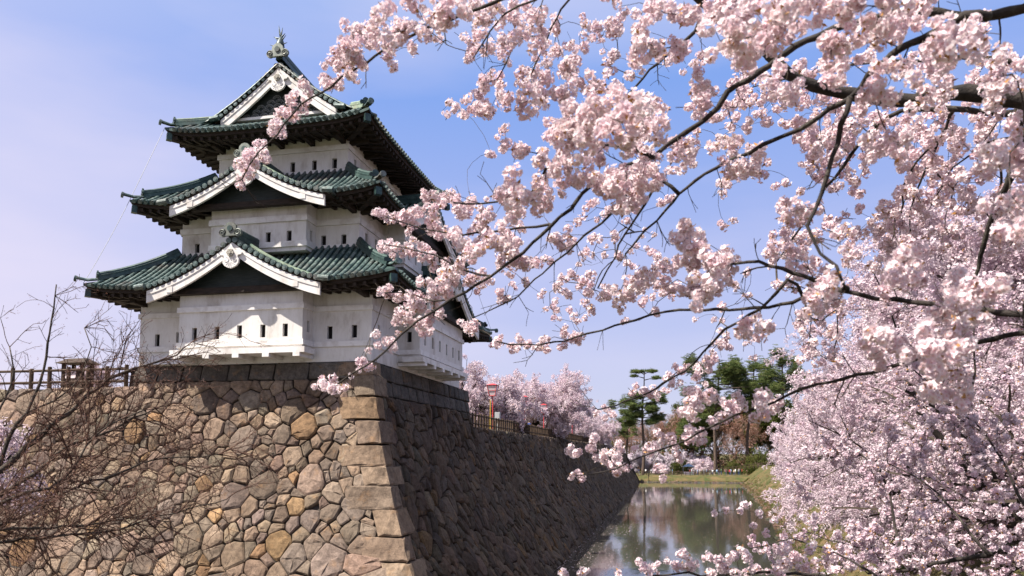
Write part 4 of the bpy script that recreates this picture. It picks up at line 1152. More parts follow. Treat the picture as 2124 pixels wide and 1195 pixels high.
for i in range(260):
    if rr.random() < 0.45: continue
    y = 30 + i * 0.55 + rr.uniform(-.2, .2); x = lerp_tab(y, BANK) + 0.35 + rr.uniform(-.5, .7); vs_, fs = blob(rr.uniform(.08, .34), rr)
    mb.add([(v[0] + x, v[1] + y, v[2] - 0.02) for v in vs_], fs, tuple(q * rr.uniform(.6, 1.0) for q in (0.11, 0.095, 0.075)))
tag(mb.build('shore_stones', M['stone']), 'small stones lining the water edge of the grassy banks', 'stones', None, 'stuff')
# ------------------------------------------------------------------ blossom, needle and twig building blocks
M['bronze'] = simple('young_bronze_leaf', [(0.3, (0.26, 0.115, 0.035)), (0.7, (0.42, 0.23, 0.07))], 30, 0.6)
R5 = np.random.default_rng(21)
def rdir(rg):
    v = rg.normal(size=3); return v / np.linalg.norm(v)
def frame(nv, rg):
    nv = np.asarray(nv, float); a = rdir(rg); a = a - nv * (a @ nv); a /= np.linalg.norm(a) + 1e-9
    return a, np.cross(nv, a)
def add_flower(mb, c, nv, r, rg):
    a, b = frame(nv, rg); c = np.asarray(c); nv = np.asarray(nv); th0 = rg.uniform(0, 6.28); cup = rg.uniform(0.15, 0.55)
    sh = rg.uniform(0.92, 1.0)
    for k in range(5):
        th = th0 + k * 1.2566; d = a * math.cos(th) + b * math.sin(th); s = -a * math.sin(th) + b * math.cos(th)
        w_ = r * rg.uniform(0.46, 0.56)
        v = [c + d * 0.10 * r, c + d * 0.58 * r - s * w_ + nv * cup * 0.42 * r, c + d * 1.0 * r - s * 0.20 * r + nv * cup * r, c + d * 0.90 * r + nv * cup * 0.9 * r,
             c + d * 1.0 * r + s * 0.20 * r + nv * cup * r, c + d * 0.58 * r + s * w_ + nv * cup * 0.42 * r]
        o = len(mb.v); mb.v.extend([tuple(q) for q in v]); mb.f.append((o, o+1, o+2, o+3)); mb.f.append((o, o+3, o+4, o+5))
        mb.c.extend([(0.88, 0.66, 0.68)] + [(sh, sh * 0.985, sh * 0.985)] * 5); mb.mi += [0, 0]
    o = len(mb.v)
    for k in range(5):
        th = th0 + 0.6 + k * 1.2566; mb.v.append(tuple(c + (a * math.cos(th) + b * math.sin(th)) * 0.15 * r + nv * 0.10 * r)); mb.c.append((0.66, 0.36, 0.32))
    mb.f.append((o, o+1, o+2, o+3, o+4)); mb.mi.append(0)
def finish(mb, name, mats):
    me = MB.mesh(mb, name, mats); me.polygons.foreach_set('material_index', mb.mi); return me
def cluster_mesh(k, nfl, leaves):
    rg = np.random.default_rng(100 + k); mb = MB(); mb.mi = []
    el = np.array([rg.uniform(0.85, 1.15), rg.uniform(0.85, 1.15), rg.uniform(0.8, 1.05)])
    for i in range(nfl):
        z_ = 1 - 2 * (i + 0.5) / nfl; ph = i * 2.39996 + rg.uniform(-.3, .3); q = math.sqrt(max(0, 1 - z_ * z_))
        nv = np.array([q * math.cos(ph), q * math.sin(ph), z_]) + rg.normal(0, 0.22, 3); nv /= np.linalg.norm(nv)
        rad = rg.uniform(0.45, 1.05)
        nn = nv + rg.normal(0, 0.28, 3); nn /= np.linalg.norm(nn)
        add_flower(mb, nv * el * rad, nn, rg.uniform(0.44, 0.54), rg)
    for i in range(leaves):
        d = rdir(rg); s, u_ = frame(d, rg); o = len(mb.v); L = rg.uniform(1.0, 1.5)
        mb.v.extend([tuple(d * 0.3), tuple(d * L * 0.6 + s * 0.24), tuple(d * L), tuple(d * L * 0.6 - s * 0.24)]); mb.c.extend([(1, 1, 1)] * 4); mb.f.append((o, o+1, o+2, o+3)); mb.mi.append(1)
    return finish(mb, 'blossom_cluster', [M['petal'], M['bronze']])
CLUSTERS = [cluster_mesh(k, n_, lv) for k, (n_, lv) in enumerate([(16, 0), (14, 2), (17, 1), (13, 3), (15, 1), (10, 4)])]
def rebody(me, mat):
    c = me.copy(); c.materials[0] = mat; return c
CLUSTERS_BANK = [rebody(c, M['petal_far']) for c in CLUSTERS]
def spray_mesh(k, nfl, fr, mat, leaves=0, name='blossom_spray'):
    """loose clump of single open flowers, normalised to radius 1"""
    rg = np.random.default_rng(200 + k); mb = MB(); mb.mi = []
    for i in range(nfl):
        p = rdir(rg) * rg.uniform(0.25, 1.0) ** 0.6; nv = p / (np.linalg.norm(p) + 1e-6) + rg.normal(0, 0.5, 3); nv /= np.linalg.norm(nv); a, b = frame(nv, rg)
        o = len(mb.v); r = fr * rg.uniform(0.8, 1.2); sh = rg.uniform(0.88, 1.0); th0 = rg.uniform(0, 6)
        mb.v.append(tuple(p)); mb.c.append((0.88, 0.70, 0.72))
        for q in range(10):
            th = th0 + q * 0.6283; rr_ = r * (1.0 if q % 2 == 0 else 0.72)
            mb.v.append(tuple(p + (a * math.cos(th) + b * math.sin(th)) * rr_ + nv * 0.25 * r)); mb.c.append((sh, sh * 0.985, sh * 0.985))
        for q in range(5):
            j0, j1, j2 = (2*q + 9) % 10, 2*q, (2*q + 1) % 10
            mb.f.append((o, o + 1 + j0, o + 1 + j1, o + 1 + j2)); mb.mi.append(0)
    for i in range(leaves):
        d = rdir(rg); s, u_ = frame(d, rg); o = len(mb.v)
        mb.v.extend([tuple(d * 0.3), tuple(d * 0.7 + s * 0.13), tuple(d * 1.1), tuple(d * 0.7 - s * 0.13)]); mb.c.extend([(1, 1, 1)] * 4); mb.f.append((o, o+1, o+2, o+3)); mb.mi.append(1)
    return finish(mb, name, [mat, M['bronze']])
SPRAYS = [spray_mesh(k, 24, 0.21, M['petal_far'], k % 2) for k in range(5)]
def tuft_mesh(k, nq, fr, mat, name, asp=0.5, flat=1.0):
    rg = np.random.default_rng(300 + k); mb = MB(); mb.mi = []
    for i in range(nq):
        p = rdir(rg) * rg.uniform(0.15, 1.0) ** 0.5; p[2] *= flat; nv = rdir(rg); a, b = frame(nv, rg); o = len(mb.v); r = fr * rg.uniform(0.7, 1.3); sh = rg.uniform(0.8, 1.1)
        mb.v.extend([tuple(p - a * r), tuple(p - b * r * asp), tuple(p + a * r), tuple(p + b * r * asp)]); mb.c.extend([(sh, sh, sh)] * 4); mb.f.append((o, o+1, o+2, o+3)); mb.mi.append(0)
    return finish(mb, name, [mat])
PUFFS = [tuft_mesh(k, 46, 0.24, M['petal_far'], 'blossom_puff', 0.8) for k in range(4)]
def needle_mesh(k):
    rg = np.random.default_rng(400 + k); mb = MB(); mb.mi = []
    for i in range(70):
        d = rdir(rg); d[2] = abs(d[2]) * 0.7 - 0.1; d /= np.linalg.norm(d); p = np.array([rg.uniform(-.7, .7), rg.uniform(-.7, .7), rg.uniform(-.10, .14)]); s, u_ = frame(d, rg); o = len(mb.v); L = rg.uniform(.28, .5); sh = rg.uniform(0.75, 1.2)
        mb.v.extend([tuple(p - s * 0.035), tuple(p + s * 0.035), tuple(p + d * L + s * 0.01), tuple(p + d * L - s * 0.01)]); mb.c.extend([(sh, sh, sh)] * 4); mb.f.append((o, o+1, o+2, o+3)); mb.mi.append(0)
    return finish(mb, 'needle_tuft', [M['needle']])
NEEDLES = [needle_mesh(k) for k in range(4)]
LEAFT = [tuft_mesh(20 + k, 40, 0.20, M['leafgreen'], 'leaf_tuft', 0.6) for k in range(3)]
BUDS = [tuft_mesh(30 + k, 9, 0.30, M['bud'], 'bud_tuft', 0.45) for k in range(3)]

def instancer(name, meshes, P, S, parent, rg, R=None):
    """many copies of small meshes on points, as one object of kind stuff"""
    P = np.asarray(P, dtype=np.float32).reshape(-1, 3); N = len(P)
    me = bpy.data.meshes.new(name); me.from_pydata(P.tolist(), [], [])
    R = rg.uniform(0, 6.283, (N, 3)).astype(np.float32) if R is None else np.asarray(R, np.float32)
    at_ = me.attributes.new('rot', 'FLOAT_VECTOR', 'POINT'); at_.data.foreach_set('vector', R.ravel())
    at_ = me.attributes.new('siz', 'FLOAT', 'POINT'); at_.data.foreach_set('value', np.broadcast_to(np.asarray(S, np.float32), (N,)).copy())
    at_ = me.attributes.new('idx', 'INT', 'POINT'); at_.data.foreach_set('value', rg.integers(0, len(meshes), N).astype(np.int32))
    o = link(name, me, parent); o['kind'] = 'stuff'
    key = 'gn_' + '_'.join(m_.name for m_ in meshes)
    ng = bpy.data.node_groups.get(key)
    if ng is None:
        ng = bpy.data.node_groups.new(key, 'GeometryNodeTree')
        ng.interface.new_socket('Geometry', in_out='INPUT', socket_type='NodeSocketGeometry'); ng.interface.new_socket('Geometry', in_out='OUTPUT', socket_type='NodeSocketGeometry')
        n, l = ng.nodes, ng.links
        gi = n.new('NodeGroupInput'); go = n.new('NodeGroupOutput'); ip = n.new('GeometryNodeInstanceOnPoints'); jn = n.new('GeometryNodeJoinGeometry')
        for m_ in meshes:
            src = bpy.data.objects.new('src_' + m_.name, m_)
            oi = n.new('GeometryNodeObjectInfo'); oi.inputs['Object'].default_value = src; oi.inputs['As Instance'].default_value = False
            g2 = n.new('GeometryNodeGeometryToInstance'); l.new(oi.outputs['Geometry'], g2.inputs[0]); l.new(g2.outputs[0], jn.inputs[0])
        def na(nm, tp):
            q = n.new('GeometryNodeInputNamedAttribute'); q.data_type = tp; q.inputs['Name'].default_value = nm; return q.outputs[0]
        er = n.new('FunctionNodeEulerToRotation'); l.new(na('rot', 'FLOAT_VECTOR'), er.inputs[0])
        l.new(gi.outputs[0], ip.inputs['Points']); l.new(jn.outputs[0], ip.inputs['Instance']); ip.inputs['Pick Instance'].default_value = True
        l.new(na('idx', 'INT'), ip.inputs['Instance Index']); l.new(er.outputs[0], ip.inputs['Rotation']); l.new(na('siz', 'FLOAT'), ip.inputs['Scale'])
        l.new(ip.outputs[0], go.inputs[0])
    md = o.modifiers.new('scatter', 'NODES'); md.node_group = ng
    return o

def tubes_fast(chains, k=4):
    """chains: list of (pts Nx3, radii N) -> one MB"""
    mb = MB(); cs = np.array([(math.cos(2*math.pi*j/k), math.sin(2*math.pi*j/k)) for j in range(k)])
    V = []; F = []; off = 0
    for pts, rad in chains:
        pts = np.asarray(pts, float); n_ = len(pts)
        if n_ < 2: continue
        d = np.gradient(pts, axis=0); d /= np.linalg.norm(d, axis=1, keepdims=True) + 1e-9
        ref = np.array([0.3, 0.2, 0.93]); a = np.cross(d, ref); L = np.linalg.norm(a, axis=1, keepdims=True); a = np.where(L < 0.05, np.cross(d, [1, 0, 0.0]), a); a /= np.linalg.norm(a, axis=1, keepdims=True) + 1e-9
        b = np.cross(d, a); rad = np.asarray(rad, float)[:, None, None]
        ring = pts[:, None, :] + (a[:, None, :] * cs[None, :, 0:1] + b[:, None, :] * cs[None, :, 1:2]) * rad
        V.append(ring.reshape(-1, 3))
        i = np.arange(n_ - 1)[:, None] * k + off; j = np.arange(k)[None, :]; j1 = (j + 1) % k
        F.append(np.stack([i + j, i + j1, i + k + j1, i + k + j], -1).reshape(-1, 4)); off += n_ * k
    mb.v = np.concatenate(V).tolist(); mb.f = np.concatenate(F).tolist()
    return mb

# ------------------------------------------------------------------ grown trees
def grow(rg, spec, lean=(0, 0, 0)):
    """returns chains [(pts, radii, level)], tips [(pos)] in the tree's own space"""
    chains = []; tips = []
    L = spec
    stack = [(np.zeros(3), np.array(L['dir'], float), L['len'][0], L['rad'], 0)]
    lean = np.array(lean, float)
    while stack:
        p, d, ln, r0, lv = stack.pop()
        d = d / np.linalg.norm(d); n_ = max(3, int(ln / L['seg'][lv]) + 1); pts = [p]; cur = p; dd = d
        for i in range(n_):
            dd = dd + rg.normal(0, L['wig'][lv], 3) + np.array([0, 0, L['trop'][lv]]) / n_ * 3 + lean * L['leanw'][lv] / n_
            dd /= np.linalg.norm(dd); cur = cur + dd * ln / n_; pts.append(cur)
        last = lv == len(L['len']) - 1
        rad = np.linspace(r0, r0 * (0.35 if last else L['taper'][lv]), n_ + 1); pts = np.array(pts)
        chains.append((pts, rad, lv))
        if lv >= L['bloom']:
            sp = L['space']; m_ = max(1, int(ln / sp))
            for q in range(m_):
                f = (q + rg.uniform(0.2, 1.0)) / m_ * n_; i = min(n_ - 1, int(f)); tips.append(pts[i] + (pts[i+1] - pts[i]) * (f - i) + rg.normal(0, L['jit'], 3))
        if not last:
            nc = L['n'][lv]
            for q in range(nc):
                t_ = L['from'][lv] + (1 - L['from'][lv]) * (q + rg.uniform(0.1, 1.0)) / nc
                f = min(t_, 1.0) * n_; i = min(n_ - 1, int(f)); bp = pts[i] + (pts[i+1] - pts[i]) * (f - i)
                ax = pts[i+1] - pts[i]; ax /= np.linalg.norm(ax); s, u_ = frame(ax, rg); an = math.radians(L['ang'][lv] * rg.uniform(0.7, 1.25)); az = rg.uniform(0, 6.283) if lv else q * 2.4 + rg.uniform(-.5, .5)
                nd = ax * math.cos(an) + (s * math.cos(az) + u_ * math.sin(az)) * math.sin(an) if lv else np.array([math.cos(az) * math.sin(an), math.sin(az) * math.sin(an), math.cos(an)]) + lean * 0.35
                stack.append((bp, nd, L['len'][lv + 1] * rg.uniform(0.7, 1.2) * (1.15 - 0.45 * t_), max(0.006, rad[i] * L['rr'][lv]), lv + 1))
    return chains, np.array(tips)
def tree_object(name, label, cat, group, loc, chains, bark, twig_level=2, kmain=8):
    t_ = thing(name, label, cat, group, tuple(loc))
    mb = MB()
    main = [c for c in chains if c[2] == 0]
    for pts, rad, lv in main:
        n_ = len(rad); rr_ = rad.copy(); rr_[0] *= 1.5
        mb.tube([pts[0] - np.array([0, 0, 0.4])] + list(pts), [rr_[0] * 1.2] + list(rr_), kmain)
    mb.build('trunk', bark, t_, smooth=True)
    for pts, rad, lv in [c for c in chains if 0 < c[2] < twig_level]:
        tubes_fast([(pts, rad)], 6).build('limb', bark, t_, smooth=True)
    tw = [(c[0], c[1]) for c in chains if c[2] >= twig_level]
    if tw: tag(tubes_fast(tw, 3).build('twigs', M['twig'] if bark is M['bark'] else bark, t_), kind='stuff')
    return t_
CHERRY = dict(dir=(0, 0, 1), len=[2.0, 5.4, 2.7, 1.25, 0.5], rad=0.30, seg=[0.5, 0.7, 0.5, 0.3, 0.2], wig=[0.06, 0.11, 0.12, 0.12, 0.14], trop=[0.0, -0.02, -0.06, -0.10, -0.12],
              leanw=[0.3, 0.5, 0.25, 0.1, 0.0], taper=[0.75, 0.35, 0.35, 0.4, 0.4], n=[7, 8, 6, 4], ang=[58, 52, 50, 48], rr=[0.62, 0.5, 0.5, 0.55], bloom=3, space=0.20, jit=0.06)
CHERRY['from'] = [0.65, 0.22, 0.15, 0.15]

# right bank: cherries whose branches hang over the water
bank = [(8.6, 11.0, 1.0), (9.3, 17.5, 1.25), (10.6, 25, 1.35), (12.2, 35, 1.4), (14.0, 48, 1.35), (16.4, 64, 1.3), (19.0, 84, 1.3), (21.5, 110, 1.3), (13.2, 31, 1.7), (19, 46, 2.1)]
BLAB = ['cherry in full blossom nearest the viewer on the right bank, low sprays over the water', 'blossoming cherry second along the right bank with arching sprays', 'wide blossoming cherry third along the right bank', 'pale blossoming cherry fourth along the right bank',
        'pale blossoming cherry fifth along the right bank', 'distant blossoming cherry sixth along the right bank', 'distant blossoming cherry seventh along the right bank', 'farthest blossoming cherry at the far end of the right bank',
        'tall blossoming cherry rising behind the right bank row', 'very tall pale cherry behind the right bank row, farther off']
proto = {}
for i, (x, y, sc) in enumerate(bank):
    rg = np.random.default_rng(500 + i); sp = dict(CHERRY); near = i < 3
    sp['len'] = [q * sc for q in CHERRY['len']]
    if i == 0: sp['len'] = [1.8, 5.6, 2.6, 1.2, 0.55]; sp['space'] = 0.10; sp['jit'] = 0.03
    elif i < 3: sp['space'] = 0.14; sp['jit'] = 0.03
    else: sp['space'] = 0.24; sp['jit'] = 0.06; sp['len'][4] *= 1.2
    if i in (1, 2, 3, 8, 9): sp['ang'] = [44, 52, 50, 48]; sp['len'][0] = 2.8 * sc + (2.8 if i > 7 else 0); sp['n'] = [9, 8, 6, 4]; sp['from'] = [0.45, 0.2, 0.15, 0.15]
    ch, tp = grow(rg, sp, (-0.75, -0.1, 0.05) if i in (1, 2, 3) else (-1.0, -0.15, 0.02) if i < 8 else (-0.3, -0.1, 0.2))
    t_ = tree_object('cherry_tree', BLAB[i], 'cherry tree', 'blossoming cherries on the right bank', (x, y, gz(x, y)), ch, M['bark'])
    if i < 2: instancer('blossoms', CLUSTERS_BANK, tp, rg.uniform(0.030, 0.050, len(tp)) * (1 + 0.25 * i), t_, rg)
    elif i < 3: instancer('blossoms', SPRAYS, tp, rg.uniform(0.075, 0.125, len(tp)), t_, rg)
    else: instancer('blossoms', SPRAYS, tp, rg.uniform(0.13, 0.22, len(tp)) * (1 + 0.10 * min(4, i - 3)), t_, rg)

# cherries on the terrace behind the fence
TERR = [(-15.2, 83, 1.18, (0.35, -0.3, 0), 'broad gnarled cherry in full bloom behind the wall-top fence', -0.05), (-17.3, 61, 1.08, (0.25, -0.1, 0), 'weeping pink cherry close behind the keep', -0.28),
        (-24, 100, 1.2, (0, 0, 0), 'tall cherry in bloom deep on the terrace', -0.05), (-16.0, 114, 1.1, (0.5, 0.2, 0), 'cherry drooping over the wall top beyond the lanterns', -0.12), (-15, 138, 1.1, (0.6, 0, 0), 'farthest cherry on the wall top above the moat', -0.12), (-30, 75, 1.2, (0, 0, 0), 'cherry in bloom mostly hidden behind the keep', -0.05)]
for i, (x, y, sc, ln, lb, dr) in enumerate(TERR):
    rg = np.random.default_rng(600 + i); sp = dict(CHERRY); sp['len'] = [1.9, 5.8 * sc, 2.8 * sc, 1.4 * sc, 0.8]; sp['space'] = 0.30; sp['jit'] = 0.12; sp['rad'] = 0.36
    sp['trop'] = [0, -0.01, dr * 0.6, dr * 1.6, dr * 2.0]
    if i == 0: sp['rad'] = 0.55; sp['from'] = [0.6, 0.36, 0.2, 0.15]; sp['ang'] = [54, 50, 50, 48]; sp['n'] = [11, 10, 6, 4]; sp['rr'] = [0.5, 0.5, 0.5, 0.55]; sp['len'] = [1.7, 7.0, 3.0, 1.5, 0.8]; sp['trop'] = [0, 0.02, 0.0, -0.05, -0.08]
    ch, tp = grow(rg, sp, ln)
    t_ = tree_object('cherry_tree', lb, 'cherry tree', 'cherries on the castle terrace', (x, y, Z_EAST), ch, M['bark'])
    instancer('blossoms', SPRAYS, tp, rg.uniform(0.17, 0.30, len(tp)), t_, rg)
for (x, y, z_, sc, lb) in ((-33.5, 38.0, Z_WEST, 0.30, 'small pink cherry behind the roofed stand left of the keep'), (-41.0, 36.0, Z_WEST, 0.42, 'pale cherry at the left end of the log fence'), (-9.2, 11.0, gz(-9.2, 11), 0.0, 'slender young cherry blooming among the bare twigs low on the left')):
    rg = np.random.default_rng(int(abs(x) * 10)); sp = dict(CHERRY)
    if sc: sp['len'] = [0.9, 5.4 * sc, 2.7 * sc, 1.2 * sc, 0.3]; sp['rad'] = 0.12
    else: sp['len'] = [8.05, 0.75, 0.5, 0.3, 0.15]; sp['rad'] = 0.06; sp['n'] = [4, 4, 4, 2]; sp['from'] = [0.93, 0.2, 0.2, 0.2]
    sp['space'] = 0.16; ch, tp = grow(rg, sp)
    t_ = tree_object('cherry_tree', lb, 'cherry tree', None, (x, y, z_), ch, M['bark']); instancer('blossoms', SPRAYS, tp, rg.uniform(0.08, 0.13, len(tp)), t_, rg)

# pines: tall trunk, level pads of needles
def pine(x, y, z_, h_, lean, pads, label, group, seed):
    rg = np.random.default_rng(seed); t_ = thing('pine_tree', label, 'pine tree', group, (x, y, z_))
    tp = [np.array([lean * (q / 8) ** 1.5 + 0.25 * math.sin(q * 1.1 + seed), 0.2 * math.sin(q * 0.8), h_ * q / 8]) for q in range(9)]
    tubes_fast([(tp, np.linspace(h_ * 0.017, h_ * 0.004, 9))], 8).build('trunk', M['pinebark'], t_, smooth=True)
    pos = []; ch = []
    for (f, dx, dy, rx, th) in pads:
        i = min(7, int(f * 8)); b = tp[i] + (tp[i+1] - tp[i]) * (f * 8 - i); c = b + np.array([dx, dy, rg.uniform(0.0, 0.5)])
        m_ = (b + c) / 2 + np.array([0, 0, -0.03 * abs(dx)]); ch.append(((b - np.array([0, 0, 0.4]), m_, c), (h_ * 0.005, h_ * 0.0035, 0.03)))
        k = int(20 * rx * rx) + 12
        for _ in range(k):
            a = rg.uniform(0, 6.283); q = math.sqrt(rg.uniform(0, 1)) * rx; pp = c + np.array([q * math.cos(a), q * math.sin(a) * 0.8, rg.normal(0, th) + 0.3 * th * (1 - q / rx)]); pos.append(pp)
            if rg.uniform() < 0.25: ch.append(((c + (pp - c) * 0.1, (c + pp) / 2 + np.array([0, 0, -0.1]), pp), (0.05, 0.035, 0.015)))
    tag(tubes_fast(ch, 4).build('boughs', M['pinebark'], t_), kind='stuff')
    N = len(pos); R = np.zeros((N, 3)); R[:, 2] = rg.uniform(0, 6.28, N); R[:, :2] = rg.normal(0, 0.2, (N, 2))
    instancer('needles', NEEDLES, pos, rg.uniform(0.55, 1.05, N), t_, rg, R)
rp = np.random.default_rng(77)
P1 = [(0.985, -1.8, 0, 1.6, 0.2), (0.99, 1.9, 0.4, 1.4, 0.2), (0.93, 3.2, 0, 1.1, 0.15), (0.95, -2.8, 0, 0.9, 0.15)] + [(f, s * rp.uniform(1.5, 4.6), rp.uniform(-2, 2), rp.uniform(1.3, 2.4), 0.35) for f in np.linspace(0.50, 0.76, 9) for s in (-1, 1)]
pine(-6.7, 209, 1.5, 28.5, 0.5, P1, 'tall lone pine with a bare upper trunk and flat tuft at the top', 'pines across the moat', 31)
def crown(n_, f0, f1, w_, rx=(1.6, 3.0)): return [(rp.uniform(f0, f1), rp.uniform(-1, 1) * w_ * (1.15 - abs(q / n_ - 0.45)), rp.uniform(-4, 4), rp.uniform(*rx) * 0.85, 0.95) for q in range(n_)]
pine(13.0, 222, 1.6, 33, 2.0, crown(26, 0.55, 0.99, 9), 'big spreading pine right of the lone pine across the moat', 'pines across the moat', 32)
pine(22.5, 228, 1.6, 31, 3.0, crown(24, 0.55, 0.99, 9), 'spreading pine half hidden by blossom at the right across the moat', 'pines across the moat', 33)
pine(-11.5, 222, 1.6, 21, -0.5, crown(11, 0.55, 0.98, 3.2, (1.1, 2.0)), 'shorter pine left of the lone pine across the moat', 'pines across the moat', 34)
pine(33.5, 235, 1.6, 36, 1.0, crown(22, 0.6, 0.99, 8), 'dark pine rising above the right bank blossom', 'pines across the moat', 35)
pine(7.5, 240, 1.6, 19, 0.6, crown(12, 0.45, 0.98, 4), 'low bushy pine between the tall pines across the moat', 'pines across the moat', 36)

# far wood of bare and budding trees
BARE = dict(dir=(0, 0, 1), len=[6.0, 8.0, 4.2, 2.2, 1.1], rad=0.30, seg=[1.2, 1.2, 0.9, 0.6, 0.5], wig=[0.05, 0.09, 0.11, 0.12, 0.14], trop=[0.05, 0.10, 0.07, 0.04, 0.0], leanw=[0, 0, 0, 0, 0], taper=[0.7, 0.35, 0.35, 0.4, 0.4],
            n=[7, 7, 5, 3], ang=[36, 42, 42, 40], rr=[0.55, 0.5, 0.5, 0.6], bloom=3, space=0.55, jit=0.2)
BARE['from'] = [0.35, 0.25, 0.2, 0.2]
M['farbark'] = simple('wood_bark', [(0.3, (0.075, 0.055, 0.042)), (0.7, (0.17, 0.13, 0.10))], 3, 0.9, 0, 0.01, 'World')
kinds = []
for k in range(3):
    rg = np.random.default_rng(700 + k); ch, tp = grow(rg, BARE)
    kinds.append((ch, tp, rg))
NAMES = ['bare grey-brown tree', 'budding olive-green tree', 'reddish-brown bare tree']
spots = [(-14, 246), (-6, 262), (0.5, 252), (6.5, 266), (11, 256), (17, 270), (21, 250), (27, 262), (34, 254), (41, 268), (-11, 284), (-2, 290), (9, 292), (19, 296), (30, 290), (44, 292), (54, 262), (66, 275), (80, 265), (-19, 300), (95, 285)]
cp = {}
KK = [(0 if i % 2 else 2) if x < 4 else [1, 0, 2, 1][i % 4] for i, (x, y) in enumerate(spots)]
ORD = ['first', 'second', 'third', 'fourth', 'fifth', 'sixth', 'seventh', 'eighth', 'ninth', 'tenth', 'eleventh', 'twelfth']
for i, (x, y) in enumerate(spots):
    k = KK[i]; ch, tp, rg = kinds[k]
    rank = sum(1 for q, (a, b_) in enumerate(spots) if KK[q] == k and a / b_ < x / y)
    lb = '%s in the far wood, %s of its kind from the left' % (NAMES[k], ORD[rank])
    if k not in cp:
        t_ = tree_object('woodland_tree', lb, 'tree', 'trees of the far wood', (x, y, 1.6), ch, M['farbark'], 1, 7)
        if k == 1: instancer('foliage', LEAFT, tp, rg.uniform(0.45, 0.95, len(tp)), t_, rg)
        if k == 2: instancer('buds', BUDS, tp, rg.uniform(0.25, 0.45, len(tp)), t_, rg)
        cp[k] = t_
    else:
        t_ = copy_tree(cp[k]); t_.location = (x, y, 1.6); t_['label'] = lb
    t_.rotation_euler.z = i * 1.7; s = 1.25 + 0.45 * ((i * 37) % 10) / 10; t_.scale = (s, s, s)
# brush under the far wood, one tangled mass
rg = np.random.default_rng(66); pos = []
for _ in range(3800):
    x = rg.uniform(-26, 95); y = rg.uniform(240, 275); hmax = 3.2 + 2.2 * math.sin(x * 0.35) * math.sin(y * 0.2 + x * 0.1); pos.append((x, y, 1.2 + min(1.6, abs(rg.normal(0, 0.75))) * max(2.5, hmax + 2.5)))
u_ = instancer('undergrowth', LEAFT + BUDS + BUDS, pos, rg.uniform(0.6, 1.4, len(pos)), None, rg); tag(u_, 'olive and brown brush under the far wood', 'undergrowth', None, 'stuff')
# rough grass and dead reeds along the water's edge
GRASST = [tuft_mesh(40 + k, 26, 0.55, M['leafgreen'], 'grass_tuft', 0.10, 0.8) for k in range(2)]; REEDT = [tuft_mesh(50 + k, 22, 0.6, M['bud'], 'reed_tuft', 0.07, 0.9) for k in range(2)]
pos = []; siz = []
for _ in range(900):
    x = rg.uniform(-7, 20); y = FAR - 0.06 * (x - 5) + abs(rg.normal(0, 1.0)) - 0.4; pos.append((x, y, max(0.02, gz(x, y)) + 0.05)); siz.append(rg.uniform(0.15, 0.42))
for _ in range(2600):
    y = 16 + 175 * rg.uniform() ** 1.4; x = lerp_tab(y, BANK) + 0.2 + abs(rg.normal(0, 1.9)); pos.append((x, y, max(0.02, gz(x, y)) + 0.05)); siz.append(rg.uniform(0.12, 0.34))
u_ = instancer('rough_grass', GRASST + REEDT, pos, siz, None, rg); tag(u_, 'rough grass and dead reeds along the water edge', 'grass', None, 'stuff')
def shrub(x, y, r, lab, meshes, n_, sz, name='shrub', group='shrubs on the far bank', seed=0, flat=0.8):
    rg = np.random.default_rng(800 + seed); t_ = thing(name, lab, 'shrub', group, (x, y, gz(x, y)))
    ch = []; pos = []
    for q in range(9):
        a = q * 0.7 + rg.uniform(-.2, .2); e = np.array([math.cos(a) * r * 0.7, math.sin(a) * r * 0.7, r * flat * rg.uniform(0.9, 1.5)]); ch.append(((np.zeros(3), e * 0.5 + np.array([0, 0, 0.15 * r]), e), (0.06, 0.04, 0.015)))
    tubes_fast(ch, 4).build('stems', M['farbark'], t_)
    for _ in range(n_):
        p = rdir(rg) * r * rg.uniform(0.5, 1.0); p[2] = abs(p[2]) * flat * 1.4 + 0.15 * r; pos.append(p)
    instancer('foliage', meshes, pos, rg.uniform(*sz, n_), t_, rg)
for i, (x, y, r, ms, lb) in enumerate([(17.5, 216, 3.0, LEAFT, 'round green shrub at the right end of the crowd'), (21.5, 210, 2.2, LEAFT, 'low green shrub near the right bank blossom'), (3.5, 219, 3.4, LEAFT, 'green shrub behind the blue stall'), (-2.0, 217, 2.4, SPRAYS, 'low white-flowering shrub left of the stall'),
                                       (10.5, 226, 3.6, SPRAYS, 'pale flowering shrub behind the crowd'), (-13, 213, 2.0, LEAFT, 'dark shrub at the foot of the wall end'), (24, 215, 4.0, LEAFT, 'large olive shrub under the spreading pine')]):
    shrub(x, y, r, lb, ms, 110, (0.45, 0.8), seed=i)
for i, (x, y, lb) in enumerate([(-9.5, 232, 'pale cherry beyond the lone pine across the moat'), (-2.5, 236, 'pink cherry right of the lone pine across the moat'), (-15, 228, 'pale cherry at the end of the shaded wall across the moat'), (8.5, 240, 'small pale cherry behind the stall across the moat')]):
    rg = np.random.default_rng(900 + i); sp = dict(CHERRY); sp['len'] = [1.8, 4.6, 2.6, 1.3, 0.7]; sp['n'] = [6, 6, 5, 3]; sp['space'] = 0.5; sp['jit'] = 0.2
    ch, tp = grow(rg, sp); t_ = tree_object('cherry_tree', lb, 'cherry tree', 'far cherries across the moat', (x, y, 1.6), ch, M['bark'], 1); instancer('blossoms', PUFFS, tp, rg.uniform(0.35, 0.6, len(tp)), t_, rg)

